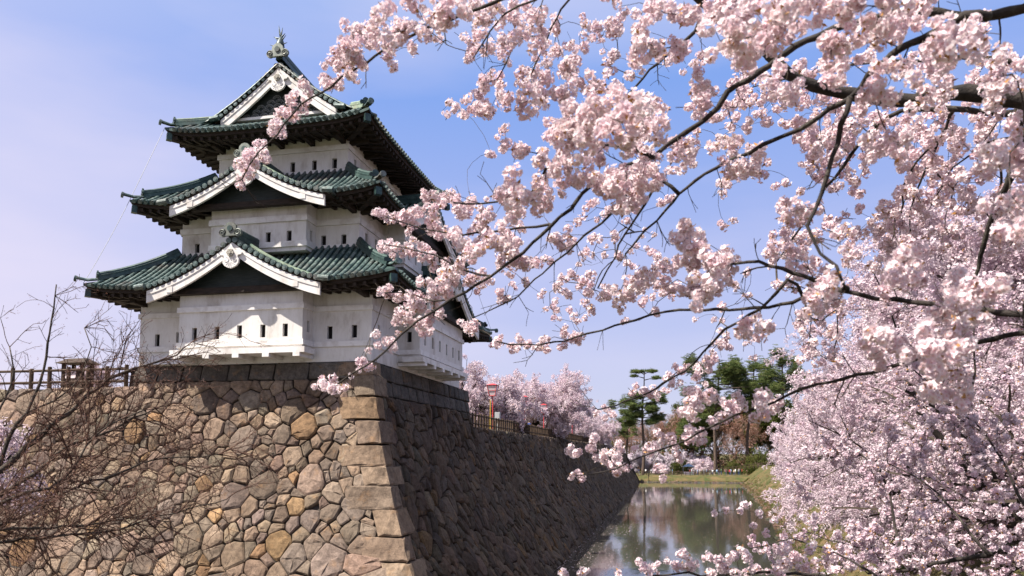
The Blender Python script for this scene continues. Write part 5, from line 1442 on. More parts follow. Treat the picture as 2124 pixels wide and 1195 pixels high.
# flecks floating on the moat: petals and brown leaf scraps
rg = np.random.default_rng(55); mb = MB(); N = 9000; V = []; F = []; C = []
for i in range(N):
    y = 24 + 150 * rg.uniform() ** 1.7; xl = XE + batter(0.0) + 0.2; xr = lerp_tab(y, BANK) - 0.3
    f = rg.uniform() ** 1.8 if rg.uniform() < 0.7 else rg.uniform(); x = xl + (xr - xl) * f
    if math.sin(x * 0.9 + y * 0.23) + math.sin(x * 0.4 - y * 0.31 + 2) + 1.1 * (1 - f) * 1.3 < 0.35: continue
    r = rg.uniform(0.03, 0.075); a = rg.uniform(0, 3.14); c_, s_ = math.cos(a) * r, math.sin(a) * r; o = len(V)
    V += [(x - c_, y - s_, 0.006), (x + s_ * 0.6, y - c_ * 0.6, 0.008), (x + c_, y + s_, 0.006), (x - s_ * 0.6, y + c_ * 0.6, 0.010)]; F.append((o, o+1, o+2, o+3))
    C += [(0.62, 0.50, 0.52) if rg.uniform() < (0.6 if f < 0.22 else 0.10) else (0.12, 0.06, 0.045)] * 4
mb.v, mb.f, mb.c = V, F, C
M['fleck'] = petal_mat('floating_scraps', (0.9, 0.9, 0.9), (0.95, 0.95, 0.95), (1, 1, 1), 0.05)
tag(mb.build('floating_petals', M['fleck']), 'petals and brown leaf scraps floating on the moat', 'petals', None, 'stuff')
# ------------------------------------------------------------------ foreground cherries: limbs traced in the photograph, each at its own distance
class Graph:
    """nodes in (px, py, depth) with parents; limbs have fixed radii, twigs get theirs from what they carry"""
    KD = 110.0
    def __init__(self, seed): self.p = []; self.par = []; self.r = []; self.limbs = []; self.sx = 1; self.rg = np.random.default_rng(seed)
    def near(self, q, leftpen=True):
        A = np.array(self.p); d = A - np.array(q); D = d[:, 0] ** 2 + d[:, 1] ** 2 + (self.KD * d[:, 2]) ** 2
        if leftpen: D = D + np.where(d[:, 0] * self.sx < -8, (d[:, 0] * 1.6) ** 2, 0) + np.where(d[:, 1] > 25, (d[:, 1] * 0.8) ** 2, 0)
        return int(np.argmin(D))
    def limb(self, s, d0, d1, r0, r1, root=False, step=22.0):
        """s: 'x,y x,y ...' from the thick end to the tip"""
        P = [tuple(float(v) for v in q.split(',')) for q in s.split()]; n_ = len(P)
        C = [(*P[i], d0 + (d1 - d0) * i / (n_ - 1)) for i in range(n_)]
        prev = -1
        if not root and self.p: prev = self.near(C[0], False); C = [tuple(self.p[prev])] + C
        out = []
        C = np.array(C, float)
        for i in range(len(C) - 1):                                  # Catmull-Rom
            a, b, c, d = C[max(i-1, 0)], C[i], C[i+1], C[min(i+2, len(C)-1)]; m_ = max(1, int(np.linalg.norm((c - b)[:2]) / step))
            for q in range(m_):
                t_ = q / m_; out.append(0.5 * (2*b + (c - a)*t_ + (2*a - 5*b + 4*c - d)*t_**2 + (3*b - a - 3*c + d)*t_**3))
        out.append(C[-1]); k = len(out); ids = []
        for i, q in enumerate(out):
            q = q + np.array([self.rg.normal(0, 1.6), self.rg.normal(0, 1.6), self.rg.normal(0, 0.01)]) * (1 if 0 < i < k - 1 else 0)
            self.p.append(tuple(q)); self.par.append(prev); self.r.append(r0 + (r1 - r0) * (i / (k - 1)) ** 0.6); prev = len(self.p) - 1; ids.append(prev)
        self.limbs.append(ids)
    def attach(self, T, order=True, maxlen=1e9):
        T = [tuple(q) for q in T]
        if order:
            A = np.array(self.p)
            key = [np.min(np.sum((A[:, :2] - np.array(q[:2])) ** 2, axis=1)) for q in T]; T = [q for _, q in sorted(zip(key, T))]
        ends = []
        for q in T:
            j = self.near(q); a = np.array(self.p[j]); b = np.array(q); L = np.linalg.norm((b - a)[:2])
            if L > maxlen: ends.append(-1); continue
            n_ = max(1, int(L / 16)); side = np.array([-(b - a)[1], (b - a)[0]]) * self.rg.normal(0, 0.14); prev = j
            for i in range(1, n_ + 1):
                f = i / n_; w_ = 4 * f * (1 - f); c = a + (b - a) * f
                c[:2] += side * w_ + self.rg.normal(0, 1.3, 2) * (f < 1); c[1] -= 0.05 * L * w_
                self.p.append(tuple(c)); self.par.append(prev); self.r.append(0.0); prev = len(self.p) - 1
            ends.append(prev)
        return ends
    def sprout(self, ids, n_, L, lv, spread=0.7, lift=0.0, bias=None):
        """long fine shoots leaving the nodes ids, each with shorter side shoots; lengths in photo pixels"""
        rg = self.rg
        for i in ids:
            j = self.par[i]
            if j < 0: continue
            d = np.array(self.p[i])[:2] - np.array(self.p[j])[:2]; base = math.atan2(d[1], d[0]) if bias is None or rg.uniform() < 0.6 else bias
            for _ in range(rg.poisson(n_)):
                a = base + rg.choice([-1, 1]) * abs(rg.normal(spread, 0.30)); ln = L * rg.uniform(0.5, 1.25); k = max(2, int(ln / 11)); c = np.array(self.p[i]); prev = i; new = []; bend = rg.normal(0, 0.05); dz = rg.normal(0, 0.012)
                for q in range(k):
                    a += bend + rg.normal(0, 0.10) - lift * math.cos(a) / k; c = c + np.array([math.cos(a) * ln / k, math.sin(a) * ln / k, dz]); self.p.append(tuple(c)); self.par.append(prev); self.r.append(0.0); prev = len(self.p) - 1; new.append(prev)
                if lv > 1: self.sprout(new[1:], 0.55, L * 0.45, lv - 1, 0.65, lift)
    def world(self):
        A = np.array(self.p); d = _f[None, :] * FPX + _r[None, :] * (A[:, 0:1] - PPX) + _u[None, :] * (PPY - A[:, 1:2]); d /= np.linalg.norm(d, axis=1, keepdims=True)
        W = d * A[:, 2:3]; W[:, 2] += EYE; return W
    def radii(self, tipr, ex=0.45, cap=0.03):
        n_ = len(self.p); cnt = np.zeros(n_); has = np.zeros(n_, bool)
        for i in range(n_ - 1, -1, -1):
            if not has[i]: cnt[i] = 1
            if self.par[i] >= 0: cnt[self.par[i]] += cnt[i]; has[self.par[i]] = True
        R = np.array(self.r); tw = R == 0; R[tw] = np.minimum(cap, tipr * cnt[tw] ** ex); 
        return R, tw
    def chains(self, tw):
        kids = {}
        for i, q in enumerate(self.par):
            if tw[i]: kids.setdefault(q, []).append(i)
        out = []; start = [(q, k) for q, ks in kids.items() if q < 0 or not tw[q] for k in ks]
        while start:
            q, k = start.pop(); c = [q, k] if q >= 0 else [k]
            while kids.get(k):
                ks = kids[k]; start += [(k, x) for x in ks[1:]]; k = ks[0]; c.append(k)
            out.append(c)
        return out
def rebase(t_, loc):
    t_.location = loc
    inv = Matrix.Translation(-Vector(loc))
    for ch_ in [q for q in ROOT.objects if q.parent == t_]: ch_.matrix_parent_inverse = inv
def build_graph(G, t_, bark, twigmat, tipr, cap=0.03, ksides=8):
    W = G.world(); R, tw = G.radii(tipr, 0.45, cap)
    for ids in G.limbs:
        mb = MB(); mb.tube([W[i] for i in ids], [R[i] * (1 + 0.10 * math.sin(i * 2.1)) for i in ids], ksides); mb.build('limb', bark, t_, smooth=True)
    ch = [(W[c], np.minimum(R[c], R[c[min(1, len(c)-1)]] * 1.15)) for c in G.chains(tw)]
    if ch: tag(tubes_fast(ch, 4).build('twigs', twigmat, t_), kind='stuff')
    return W

G = Graph(1)
# thick lichened arm and the arms that leave it (the trunk stands off to the right, on the bank)
G.limb('2700,640 2560,420 2400,290 2260,235 2122,208 2069,204 2002,192 1951,197 1868,207 1817,205 1767,197 1734,191 1667,171 1640,157 1617,134 1595,114 1568,84 1551,67 1518,30 1485,17 1461,7 1440,-12', 6.6, 6.0, 0.135, 0.030, True)
G.limb('2560,420 2420,160 2300,40 2200,0 2122,17 2069,30 2018,37 1951,27 1918,23 1867,25 1800,42 1734,60 1700,74 1650,97 1617,121 1598,134 1552,164 1511,191 1488,224 1458,251 1424,274 1384,301 1354,325 1297,345 1240,372 1210,400 1182,434 1142,467 1105,504 1085,524 1050,550 1018,571 984,591 964,608 937,621 900,645 867,665 830,695 800,725 777,745 735,775 700,797', 4.9, 4.6, 0.048, 0.005)
G.limb('2049,33 2002,33 1965,50 1911,80 1868,100 1831,131 1801,154 1787,181 1761,201 1700,241 1660,268 1620,285 1585,298 1551,318 1485,348 1444,373 1397,420 1381,437 1337,477 1311,510 1297,527', 4.6, 4.9, 0.027, 0.006)
G.limb('1764,208 1744,258 1737,295 1727,325 1714,360 1704,397 1690,434 1677,470 1684,491 1700,527 1734,554 1755,600', 3.9, 3.5, 0.016, 0.006)
G.limb('2600,520 2350,620 2200,660 2122,655 2069,648 2018,641 1918,631 1868,624 1801,614 1747,604 1690,612 1620,632 1565,641 1485,643 1438,644 1378,648 1317,664 1277,678 1217,695 1150,710 1090,716 1030,708', 4.4, 5.6, 0.034, 0.005)
G.limb('2620,560 2300,680 2200,690 2124,690 2085,698 2035,710 1970,728 1894,746 1839,764 1775,780 1727,794 1664,805 1608,831 1551,853 1496,875 1404,921 1349,939 1305,960 1261,978 1225,986 1195,986', 4.0, 5.2, 0.026, 0.004)
G.limb('1300,-150 1180,-40 1045,0 1018,8 958,30 918,48 888,57 850,75 807,97 781,117 741,141 710,161 687,179 643,206 627,216 603,238 575,280 540,310 520,340 502,372', 4.4, 4.9, 0.017, 0.004, True)
G.limb('1371,373 1357,390 1337,424 1317,454 1294,487 1274,531 1257,561 1240,598', 4.9, 5.5, 0.013, 0.005)
G.limb('1344,330 1290,420 1249,464 1212,487 1178,524 1128,567 1075,611 1034,634 984,658', 4.9, 5.4, 0.012, 0.004)
G.limb('1635,577 1612,608 1575,640 1535,668 1505,685 1475,715 1444,748 1420,770 1372,795 1360,807 1277,843 1240,850', 4.6, 5.6, 0.012, 0.005)
G.limb('1747,604 1690,580 1622,557 1598,551 1575,541 1520,548 1470,556', 4.2, 4.4, 0.016, 0.007)
G.limb('1485,17 1450,45 1441,64 1418,84 1378,117 1364,130 1331,161 1314,184 1290,207', 6.0, 6.0, 0.020, 0.007)
G.limb('1300,-150 1230,-60 1179,0 1166,20 1142,60 1132,87 1116,120 1102,154', 4.6, 5.4, 0.012, 0.004)
G.limb('1180,-40 1110,0 1075,15 1045,27 1018,67 1002,94 982,120', 4.5, 5.2, 0.010, 0.004)
G.limb('1089,70 1065,100 1049,134 1032,164', 5.3, 5.3, 0.006, 0.004)
G.limb('1354,325 1320,310 1260,300 1200,300 1150,330 1100,400 1060,410 1000,424 940,420', 4.3, 4.8, 0.014, 0.005)
G.limb('1142,467 1080,475 1020,480 960,486 900,480 850,465 800,450', 4.8, 5.2, 0.010, 0.004)
G.limb('1018,571 960,560 900,530 840,515 800,508', 4.9, 5.2, 0.009, 0.004)
G.limb('937,621 900,625 850,610 800,607', 5.0, 5.2, 0.007, 0.004)
FCL = '''730,55,22 752,72,24 804,43,14 800,72,30 828,65,30 861,53,28 880,50,26 787,75,26 824,88,24 848,97,15 850,12,28 905,12,30 930,30,30 970,8,26 898,70,16 733,97,25 748,112,25 704,117,25 718,132,27 735,143,18 802,118,17 680,161,18 698,168,21 633,188,19 617,224,19 605,220,19 590,242,17 575,265,20 572,280,14 535,315,18 520,335,19 505,360,20 495,380,14 512,350,18 545,300,12
1005,30,22 1018,22,20 1032,15,22 1058,48,18 998,72,18 968,84,15 975,98,15 1005,100,18 967,132,14 1062,80,20 1045,87,18 1042,117,16 1089,70,22 1122,50,25 1122,77,22 1162,52,16 1095,22,20 1068,10,20 1112,125,9 1095,142,11 1132,134,12 1078,160,16 1109,158,14 1015,156,14 1002,174,19 1025,167,15 988,200,18 982,218,19 965,231,19 935,231,14 931,216,9 1002,231,19 1018,228,17 1032,198,19 1049,211,24 1075,214,26 1102,208,26 1122,200,23 1102,181,20 1152,184,23 1176,200,23 1149,94,15 1162,104,17 1176,131,19 1186,144,18 1049,271,14 1018,316,11 1049,311,16 1069,311,18 1085,315,18
1337,87,34 1357,97,30 1317,77,27 1399,97,27 1404,110,21 1511,77,38 1531,104,36 1495,87,29 1545,114,29 1608,44,46 1632,33,43 1595,67,38 1625,63,38 1618,181,28 1632,201,22 1461,167,25 1471,187,22 1461,214,24 1451,231,16 1284,40,18 1331,27,24 1287,13,22 1364,17,24 1411,30,27 1434,13,27 1485,37,24 1210,55,15 1257,57,18 1222,79,12 1250,74,17 1205,102,13 1254,100,9 1185,85,7 1282,109,16 1287,64,13 1265,137,15 1327,134,12 1307,156,13 1378,134,11 1423,141,13 1451,136,10 1456,109,11 1475,124,7 1294,184,15 1254,174,24 1262,188,20 1210,164,18 1180,134,19 1163,107,16 1227,187,15 1163,190,23
1217,254,43 1190,241,34 1250,241,38 1290,254,43 1331,241,40 1351,221,28 1337,268,38 1311,284,34 1260,274,38 1177,288,38 1210,284,38 1160,278,29 1357,254,27 1414,311,28 1428,321,22 1404,301,22 1344,311,25 1317,318,25 1334,361,29 1351,348,24 1311,355,27 1200,348,29 1170,335,31 1240,318,25 1277,368,29 1250,381,31 1291,385,27 1324,391,22 1184,385,29 1381,355,14 1505,315,27 1521,301,21 1515,355,28 1552,345,28 1582,348,21 1568,321,21 1521,371,21 1495,388,12 1130,350,24 1140,300,22 1120,320,18
1724,104,37 1714,124,33 1741,87,27 1821,80,34 1801,97,24 1841,67,21 1962,84,43 1985,100,36 1941,100,29 2002,74,29 2039,70,20 1767,10,40 1814,13,40 1861,20,38 1875,37,27 1918,7,29 1727,10,34 1640,50,34 1841,144,30 1848,164,25 1814,201,32 1801,214,22 1921,201,33 1951,174,22 1965,187,18 2069,161,31 2099,154,27 2082,181,23 1848,291,32 1864,301,23 1834,301,20 1704,305,26 1712,318,20 1627,177,26 2095,318,39 2115,295,29 2085,335,29 2112,345,24 1680,15,34 1560,15,30 1520,10,26
1643,440,37 1667,434,24 1654,541,28 1650,561,24 1717,581,30 1700,618,41 1680,628,28 1724,628,26 1874,561,41 1868,534,31 1885,578,33 1854,601,27 2092,440,41 2112,424,31 2069,450,24 2015,601,43 1985,621,36 2045,594,31 1955,645,34 1985,651,29 1831,725,41 1854,711,29 1814,735,27 1955,725,48 1928,731,36 1988,708,36 2002,691,31 1968,742,33 1747,487,19 1761,500,17 1764,534,17 1954,800,39 1970,788,28 1938,811,26 1440,827,29 1452,815,24 1430,838,20 1575,835,32 1560,824,24 1595,842,20
1202,990,14 1186,982,12 1202,937,14 1186,938,12 1229,919,15 1241,935,16 1261,947,17 1274,949,14 1277,966,16 1289,970,15 1293,923,14 1341,935,14 1368,911,15 1380,919,18 1412,942,14 1404,911,14 1428,907,18 1444,895,18 1456,903,15 1476,883,15 1508,843,16 1523,851,16 1369,974,14 1253,849,12 1237,849,11 1268,850,10 1313,817,13 1341,811,15 1353,815,13 1404,783,15 1424,764,14 1440,775,15 1392,787,12 1468,755,14 1480,744,13 1380,807,9 1468,799,10 1500,862,18 1540,845,16 1355,925,14 1320,935,12
787,444,15 800,450,15 824,454,16 844,460,17 854,470,14 884,447,23 897,470,17 901,484,15 867,444,17 894,410,19 911,414,17 931,400,17 944,424,20 964,420,20 964,437,17 1001,424,15 980,420,14 1061,400,36 1044,417,29 1071,424,30 1051,434,24 1118,403,29 1138,410,24 1128,434,21 1024,450,17 1004,457,17 1004,477,24 984,484,20 937,484,19 951,494,23 978,507,26 1004,520,30 981,534,30 957,537,26 1018,500,24 1044,487,21 1071,474,21 1078,507,21 1051,517,21 1034,547,19 1071,547,23 1088,551,21 1058,561,17 1111,547,15 1131,544,17
800,507,13 817,514,16 837,517,17 860,520,18 884,527,18 901,541,18 924,551,18 941,561,17 884,514,13 957,557,15 894,574,18 911,587,23 931,577,20 917,607,22 951,587,18 971,581,18 998,587,17 1011,584,13 984,577,15 800,607,15 813,614,15 827,618,14 847,607,13 790,601,11 867,631,20 890,627,20 904,634,20 850,648,17 833,658,18 860,661,18 884,668,18 900,654,18 877,685,15 917,648,14 823,668,13 803,698,23 813,705,17 763,748,14 753,755,15 690,797,17 710,800,14 662,800,14 675,795,14 735,770,10 1049,614,19 974,678,15 961,675,13 984,681,11 1024,708,13 1034,711,14 1061,715,13 1075,711,13 1088,718,13 1105,718,11 1128,708,15 1135,718,11 1172,691,13 1175,705,13 1195,698,13 1088,584,13 1068,594,9 1162,494,21 1178,490,17 1145,494,15 1168,504,15
1165,577,13 1192,574,13 1158,594,13 1178,608,15 1125,611,11 1141,634,12 1155,638,12 1212,591,13 1225,577,14 1232,601,13 1228,638,13 1218,621,13 1185,651,11 1202,654,9 1153,661,8 1192,669,8 1260,397,31 1307,397,29 1317,404,24 1337,377,27 1224,424,14 1237,490,13 1297,467,9 1384,413,13 1270,444,12 1203,460,13 1244,450,9 1230,524,13 1213,531,10 1254,520,9 1203,547,7 1277,490,13 1314,434,13 1277,537,12 1302,549,9 1317,514,8 1337,479,7 1357,487,6 1505,467,11 1515,457,9 1608,390,7 1635,370,11
1418,500,37 1441,484,27 1438,520,37 1424,541,24 1485,551,37 1505,537,27 1471,567,29 1492,565,26 1451,594,39 1444,614,27 1471,601,25 1428,591,23 1361,527,13 1381,551,13 1367,547,13 1394,554,13 1344,524,9 1337,581,29 1351,574,23 1324,591,23 1384,594,21 1381,614,13 1404,594,14 1367,591,13 1260,601,17 1284,608,21 1301,614,19 1270,621,17 1317,608,17 1250,608,13 1344,618,13 1354,644,13 1290,664,10 1193,695,13 1207,695,11 1441,663,6 1480,663,6 1498,666,6 1521,594,11 1548,616,8 1598,524,17 1618,517,17 1505,638,11 1558,571,11 1565,685,31 1585,681,25 1545,688,19 1505,698,13 1491,711,14 1505,721,12 1471,745,14 1458,745,11 1565,741,8 1551,711,8'''
ent = [tuple(float(v) for v in q.split(',')) for q in FCL.split()]
rg = G.rg
def fdepth(r): return 4.9 * (22.0 / r) ** 0.55
T = []
for (x, y, r) in ent: T.append((x, y, fdepth(r) + rg.normal(0, 0.12), r))
ends = G.attach([q[:3] for q in T])
for ids in G.limbs[1:]: G.sprout(ids[len(ids) // 5:], 0.42, 55, 2, 0.8)
G.sprout([q for q in ends if q > 0], 0.5, 26, 1, 0.8)
near_tree = thing('cherry_tree', 'overhanging cherry in full bloom in the foreground, its boughs sweeping in from the right', 'cherry tree')
def puffs(T, rg, size=0.033):
    """each traced cluster is a handful of umbels gathered round its twig end"""
    pos, sz = [], []
    for (x, y, d, r) in T:
        R = r * d / FPX * 1.03; n_ = max(1, int(round(0.95 * (R / size) ** 2.0))); c = at(x, y, d); ax = rdir(rg)
        if n_ == 1: pos.append(c); sz.append(max(R, 0.028)); continue
        for k in range(n_):
            v = rdir(rg); v = v + ax * (v @ ax) * 0.35; s_ = size * rg.uniform(0.8, 1.2); pos.append(c + v * R * (rg.uniform(0.35, 0.95) if rg.uniform() < 0.85 else rg.uniform(0.9, 1.35))); sz.append(s_)
    return np.array(pos), np.array(sz)
pos, sz = puffs(T, rg)
build_graph(G, near_tree, M['bark'], M['twig'], 0.0019)
# trunk on the bank, out of the picture to the right
W0 = at(2700, 640, 6.6); gb = (W0[0] + 1.6, W0[1] - 0.6, gz(W0[0] + 1.6, W0[1] - 0.6))
mb = MB(); mb.tube([(gb[0], gb[1], gb[2] - 0.4), (gb[0] - 0.2, gb[1], gb[2] + 1.2), (gb[0] - 0.9, gb[1] + 0.3, (gb[2] + W0[2]) / 2 + 0.5), tuple(W0)], [0.42, 0.30, 0.24, 0.16], 10); mb.build('trunk', M['bark'], near_tree, smooth=True)
W1 = at(1300, -150, 4.4); W2 = at(2420, 160, 4.9)
mb = MB(); mid = (W1 + W2) / 2 + np.array([0, 0, 0.6]); mb.tube([tuple(W2), tuple((W2 + mid) / 2 + np.array([0, 0, .2])), tuple(mid), tuple((W1 + mid) / 2 + np.array([0, 0, .1])), tuple(W1)], [0.06, 0.05, 0.042, 0.032, 0.024], 8); mb.build('limb', M['bark'], near_tree, smooth=True)
dist = np.array([np.linalg.norm(p - np.array([0, 0, EYE])) for p in pos]); order = np.argsort(-(sz / dist))
for i in order[:300]:
    o = link('blossom_cluster', CLUSTERS[int(rg.integers(0, len(CLUSTERS)))], near_tree); o.location = pos[i]; o.rotation_euler = tuple(rg.uniform(0, 6.28, 3)); s_ = sz[i]; o.scale = (s_, s_, s_)
rest = order[300:]
instancer('blossoms', CLUSTERS, pos[rest], sz[rest], near_tree, rg)
rebase(near_tree, gb)

# second cherry farther back on the right: small dark-twigged sprays against the sky
G2 = Graph(2)
G2.limb('2800,500 2500,260 2300,180 2180,200 2124,230 2050,235 1980,225 1868,231 1834,244 1817,261 1794,284 1774,311 1747,345 1734,368 1710,393 1667,467 1643,497 1610,544', 8.2, 8.6, 0.10, 0.008, True)
G2.limb('2300,180 2200,220 2124,280 2110,330 2095,370 2075,410 2052,470 2039,511 2025,554 2018,600', 7.2, 7.6, 0.07, 0.014)
G2.limb('1980,225 1950,290 1918,360 1901,403 1888,444 1885,470 1888,505', 8.4, 8.8, 0.022, 0.006)
G2.limb('1940,300 1885,355 1874,400 1868,450 1868,510', 8.5, 8.8, 0.014, 0.005)
G2.limb('2180,200 2100,130 1990,120 1900,125 1800,130 1700,150 1600,170 1540,190', 8.6, 9.0, 0.03, 0.006)
G2.limb('2124,280 2060,290 2000,330 1960,370 1930,430', 8.6, 9.2, 0.02, 0.005)
rg = G2.rg; T2 = []
for (x0, x1, y0, y1, n_) in ((1650, 1790, 215, 300, 46), (1790, 2000, 225, 335, 60), (2000, 2124, 220, 340, 34), (1660, 1800, 300, 400, 30), (1870, 2000, 330, 420, 34), (1950, 2124, 340, 520, 62), (1500, 1650, 150, 260, 34), (1600, 1760, 130, 215, 24), (1820, 1930, 400, 520, 26), (1600, 1690, 470, 600, 26), (1880, 2124, 110, 220, 36), (1700, 1900, 440, 560, 24), (1420, 1560, 200, 300, 16), (1640, 1740, 640, 760, 24)):
    for _ in range(n_):
        T2.append((rg.uniform(x0, x1), rg.uniform(y0, y1), rg.uniform(8.0, 9.6), rg.uniform(8.5, 13.5)))
e2 = G2.attach([q[:3] for q in T2]); G2.sprout([q for q in e2 if q > 0], 0.5, 26, 1, 0.8)
far_tree = thing('cherry_tree', 'dark-twigged cherry with small sprays against the sky behind the foreground boughs', 'cherry tree')
build_graph(G2, far_tree, M['bark'], M['twig'], 0.0026)
W0 = at(2800, 500, 8.2); gb = (W0[0] + 1.0, W0[1], gz(W0[0] + 1.0, W0[1]))
mb = MB(); mb.tube([(gb[0], gb[1], gb[2] - 0.4), (gb[0] - 0.1, gb[1], gb[2] + 1.5), tuple(W0)], [0.34, 0.24, 0.11], 10); mb.build('trunk', M['bark'], far_tree, smooth=True)
p2, s2 = puffs(T2, rg, 0.042); instancer('blossoms', CLUSTERS, p2, s2, far_tree, rg); rebase(far_tree, gb)

# low sprays along the bottom edge, from a cherry below the viewer
G3 = Graph(3)
G3.limb('2300,1330 2050,1270 1850,1215 1750,1200 1650,1190 1560,1188 1480,1192 1400,1190 1330,1198 1260,1205', 6.0, 6.6, 0.03, 0.006, True)
G3.limb('1850,1215 1760,1160 1690,1130 1640,1120 1590,1130 1545,1140', 6.2, 6.8, 0.012, 0.004)
FL3 = '1329,1173,12 1357,1181,14 1392,1169,11 1416,1157,13 1408,1169,13 1285,1191,11 1206,1185,11 1174,1191,10 1440,1173,12 1464,1161,13 1492,1169,13 1520,1161,18 1540,1149,13 1508,1177,15 1563,1177,13 1607,1177,15 1627,1181,18 1587,1185,13 1482,1066,7 1506,1058,5 1547,1046,8 1563,1090,6 1619,1141,12 1631,1121,14 1650,1150,15 1660,1175,16 1680,1140,14 1700,1180,17 1720,1150,15 1740,1190,16 1760,1165,15 1345,1190,12 1425,1185,12 1475,1185,13 1545,1188,14 1535,1060,6 1575,1065,7 1590,1105,8 1605,1080,7 1560,1115,7'
rg = G3.rg; T3 = [(x, y, 6.4 + rg.normal(0, 0.2), r) for (x, y, r) in (tuple(float(v) for v in q.split(',')) for q in FL3.split())]
G3.attach([q[:3] for q in T3])
low_tree = thing('cherry_tree', 'low cherry boughs in bloom along the bottom edge above the water', 'cherry tree')
build_graph(G3, low_tree, M['bark'], M['twig'], 0.0019)
W0 = at(2300, 1330, 6.0); gb = (W0[0] + 0.9, W0[1] + 0.4, gz(W0[0] + 0.9, W0[1] + 0.4))
mb = MB(); mb.tube([(gb[0], gb[1], gb[2] - 0.4), (gb[0], gb[1], gb[2] + 0.6), (gb[0] - 0.4, gb[1] - 0.2, (gb[2] + W0[2]) / 2 + 0.6), tuple(W0)], [0.16, 0.12, 0.08, 0.035], 8); mb.build('trunk', M['bark'], low_tree, smooth=True)
p3, s3 = puffs(T3, rg)
for i in range(len(p3)):
    o = link('blossom_cluster', CLUSTERS[int(rg.integers(0, len(CLUSTERS)))], low_tree); o.location = p3[i]; o.rotation_euler = tuple(rg.uniform(0, 6.28, 3)); o.scale = (s3[i],) * 3
rebase(low_tree, gb)

# sweeping dark boughs of the bank cherries, in front of their blossom
G5 = Graph(5)
G5.limb('2300,1000 2180,1120 2050,1150 1960,1165 1890,1180 1800,1190', 9.0, 9.6, 0.06, 0.012, True)
G5.limb('2050,1150 2010,1100 1970,1050 1930,1010 1890,985 1840,960', 9.2, 9.8, 0.022, 0.006)
G5.limb('2180,1120 2120,1040 2080,960 2040,900 1990,850 1940,830', 9.2, 9.8, 0.025, 0.006)
G5.limb('1890,1180 1860,1110 1845,1020 1810,960 1770,940 1700,945 1640,960', 9.6, 10.4, 0.022, 0.006)
G5.limb('1890,1180 1800,1140 1720,1120 1660,1100', 9.6, 10.2, 0.014, 0.005)
rg = G5.rg; TA = []
for ids in G5.limbs: G5.sprout(ids[3:], 0.8, 85, 2, 0.7)
for i in range(len(G5.p)):
    if G5.r[i] == 0 and rg.uniform() < 0.62: x, y, d = G5.p[i]; TA.append((x + rg.normal(0, 4), y + rg.normal(0, 4), d + rg.normal(0, 0.04), rg.uniform(4.5, 8.5)))
bough_tree = thing('cherry_tree', 'blossoming cherry at the lower right corner with dark sweeping boughs', 'cherry tree')
build_graph(G5, bough_tree, M['bark'], M['twig'], 0.0024)
W0 = at(2300, 1000, 9.0); gb = (W0[0] + 0.5, W0[1] + 0.2, gz(W0[0] + 0.5, W0[1] + 0.2))
mb = MB(); mb.tube([(gb[0], gb[1], gb[2] - 0.4), (gb[0] - 0.1, gb[1], (gb[2] + W0[2]) / 2), tuple(W0)], [0.2, 0.13, 0.06], 9); mb.build('trunk', M['bark'], bough_tree, smooth=True)
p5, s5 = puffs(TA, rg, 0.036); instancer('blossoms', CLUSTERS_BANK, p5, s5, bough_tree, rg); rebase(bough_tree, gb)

# bare tree at the left, leafless, buds at the twig ends
G4 = Graph(4); G4.KD = 60; G4.sx = -1
G4.limb('-420,1330 -300,1180 -160,1080 -60,1010 0,975 53,932 106,884 143,857 180,820 223,788 276,764 340,746 380,722', 8.6, 9.0, 0.085, 0.008, True)
G4.limb('-160,1080 -60,1000 0,964 16,910 53,857 80,799 96,740 101,693 112,640 117,590', 8.7, 9.0, 0.042, 0.006)
G4.limb('-160,1090 -70,1060 0,1027 69,985 138,926 212,900 276,868 340,841', 8.4, 8.8, 0.045, 0.006)
G4.limb('-100,1080 0,1040 101,1011 149,974 180,926 223,884 300,850', 8.2, 8.6, 0.030, 0.006)
G4.limb('-300,1180 -120,1130 0,1091 85,1054 160,1010 240,985 319,953 414,948 478,932', 8.2, 8.6, 0.040, 0.005)
G4.limb('-300,1180 -150,1150 0,1123 122,1112 228,1102 329,1070 414,1049 470,1036', 7.9, 8.4, 0.034, 0.005)
G4.limb('-120,1140 0,1100 80,1095 159,1091 276,1075 360,1082', 7.9, 8.3, 0.022, 0.005)
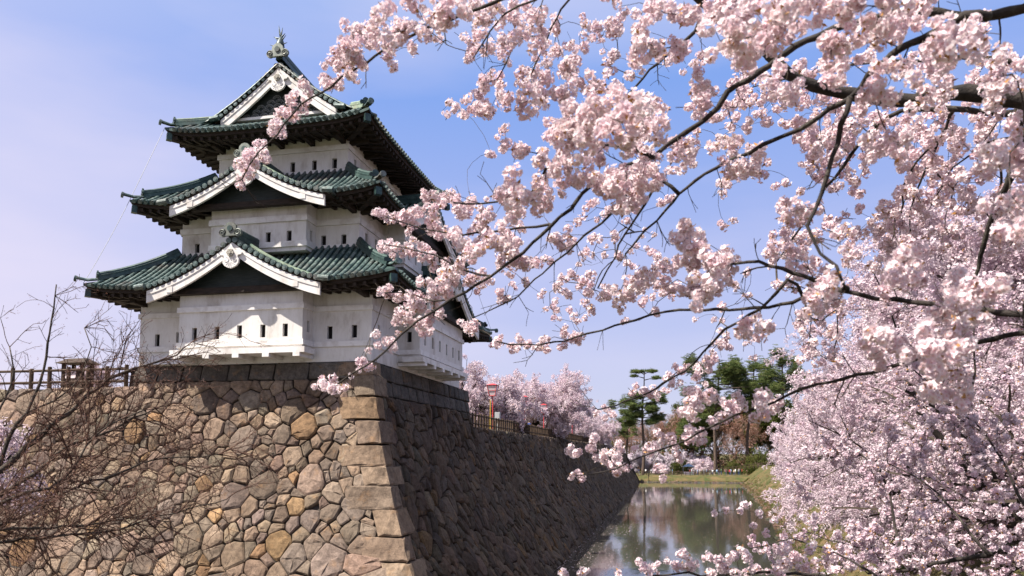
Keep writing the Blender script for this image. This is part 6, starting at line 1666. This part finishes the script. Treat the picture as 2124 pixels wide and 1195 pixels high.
G4.limb('-160,1080 -80,980 -30,900 10,830 30,770 20,720', 8.9, 9.2, 0.030, 0.006)
G4.limb('53,857 110,830 150,800 180,760 190,720 175,680', 9.0, 9.2, 0.014, 0.005)
rg = G4.rg; TB = []
top = lambda x: float(np.interp(x, [-60, 0, 60, 110, 170, 230, 300, 350, 420, 480], [700, 690, 640, 575, 650, 690, 712, 735, 770, 900]))
bot = lambda x: float(np.interp(x, [-60, 0, 200, 400, 480], [1150, 1145, 1135, 1105, 1060]))
for q, ids in enumerate(G4.limbs):
    n_ = len(ids); G4.sprout(ids[n_ // 5:], 1.7 if q in (1, 7, 8) else 2.3, 62 if q in (1, 7, 8) else 108, 3, 0.5, 0.02, -0.15)
bare = thing('bare_tree', 'leafless dark-branched tree with fine budding twigs in front of the wall at left', 'tree')
W4 = build_graph(G4, bare, M['barebark'], M['baretwig'], 0.0019, 0.010) if 'baretwig' in M else None
if W4 is None:
    M['baretwig'] = simple('bare_twig', [(0.3, (0.040, 0.020, 0.014)), (0.7, (0.115, 0.060, 0.040))], 3, 0.8, 0.0, 0.01, 'World')
    W4 = build_graph(G4, bare, M['barebark'], M['baretwig'], 0.0019, 0.010)
W0 = at(-420, 1330, 8.6); gb = (W0[0] - 0.3, W0[1] - 0.3, gz(W0[0] - 0.3, W0[1] - 0.3))
mb = MB(); mb.tube([(gb[0], gb[1], gb[2] - 0.4), (gb[0], gb[1], (gb[2] + W0[2]) / 2), tuple(W0)], [0.16, 0.12, 0.09], 9); mb.build('trunk', M['barebark'], bare, smooth=True)
R4, tw4 = G4.radii(0.0016); idx = [i for i in range(len(tw4)) if tw4[i]]; bp = W4[idx][rg.uniform(size=len(idx)) < 0.5]; bp = bp + rg.normal(0, 0.025, bp.shape)
instancer('buds', BUDS, bp, rg.uniform(0.010, 0.018, len(bp)), bare, rg); rebase(bare, gb)

rebase(keep, (CX, CY, ZT)); rebase(south, (XE - 5, YS - batter(0), 0.0)); rebase(east, (XE + batter(0), 60.0, 0.0))
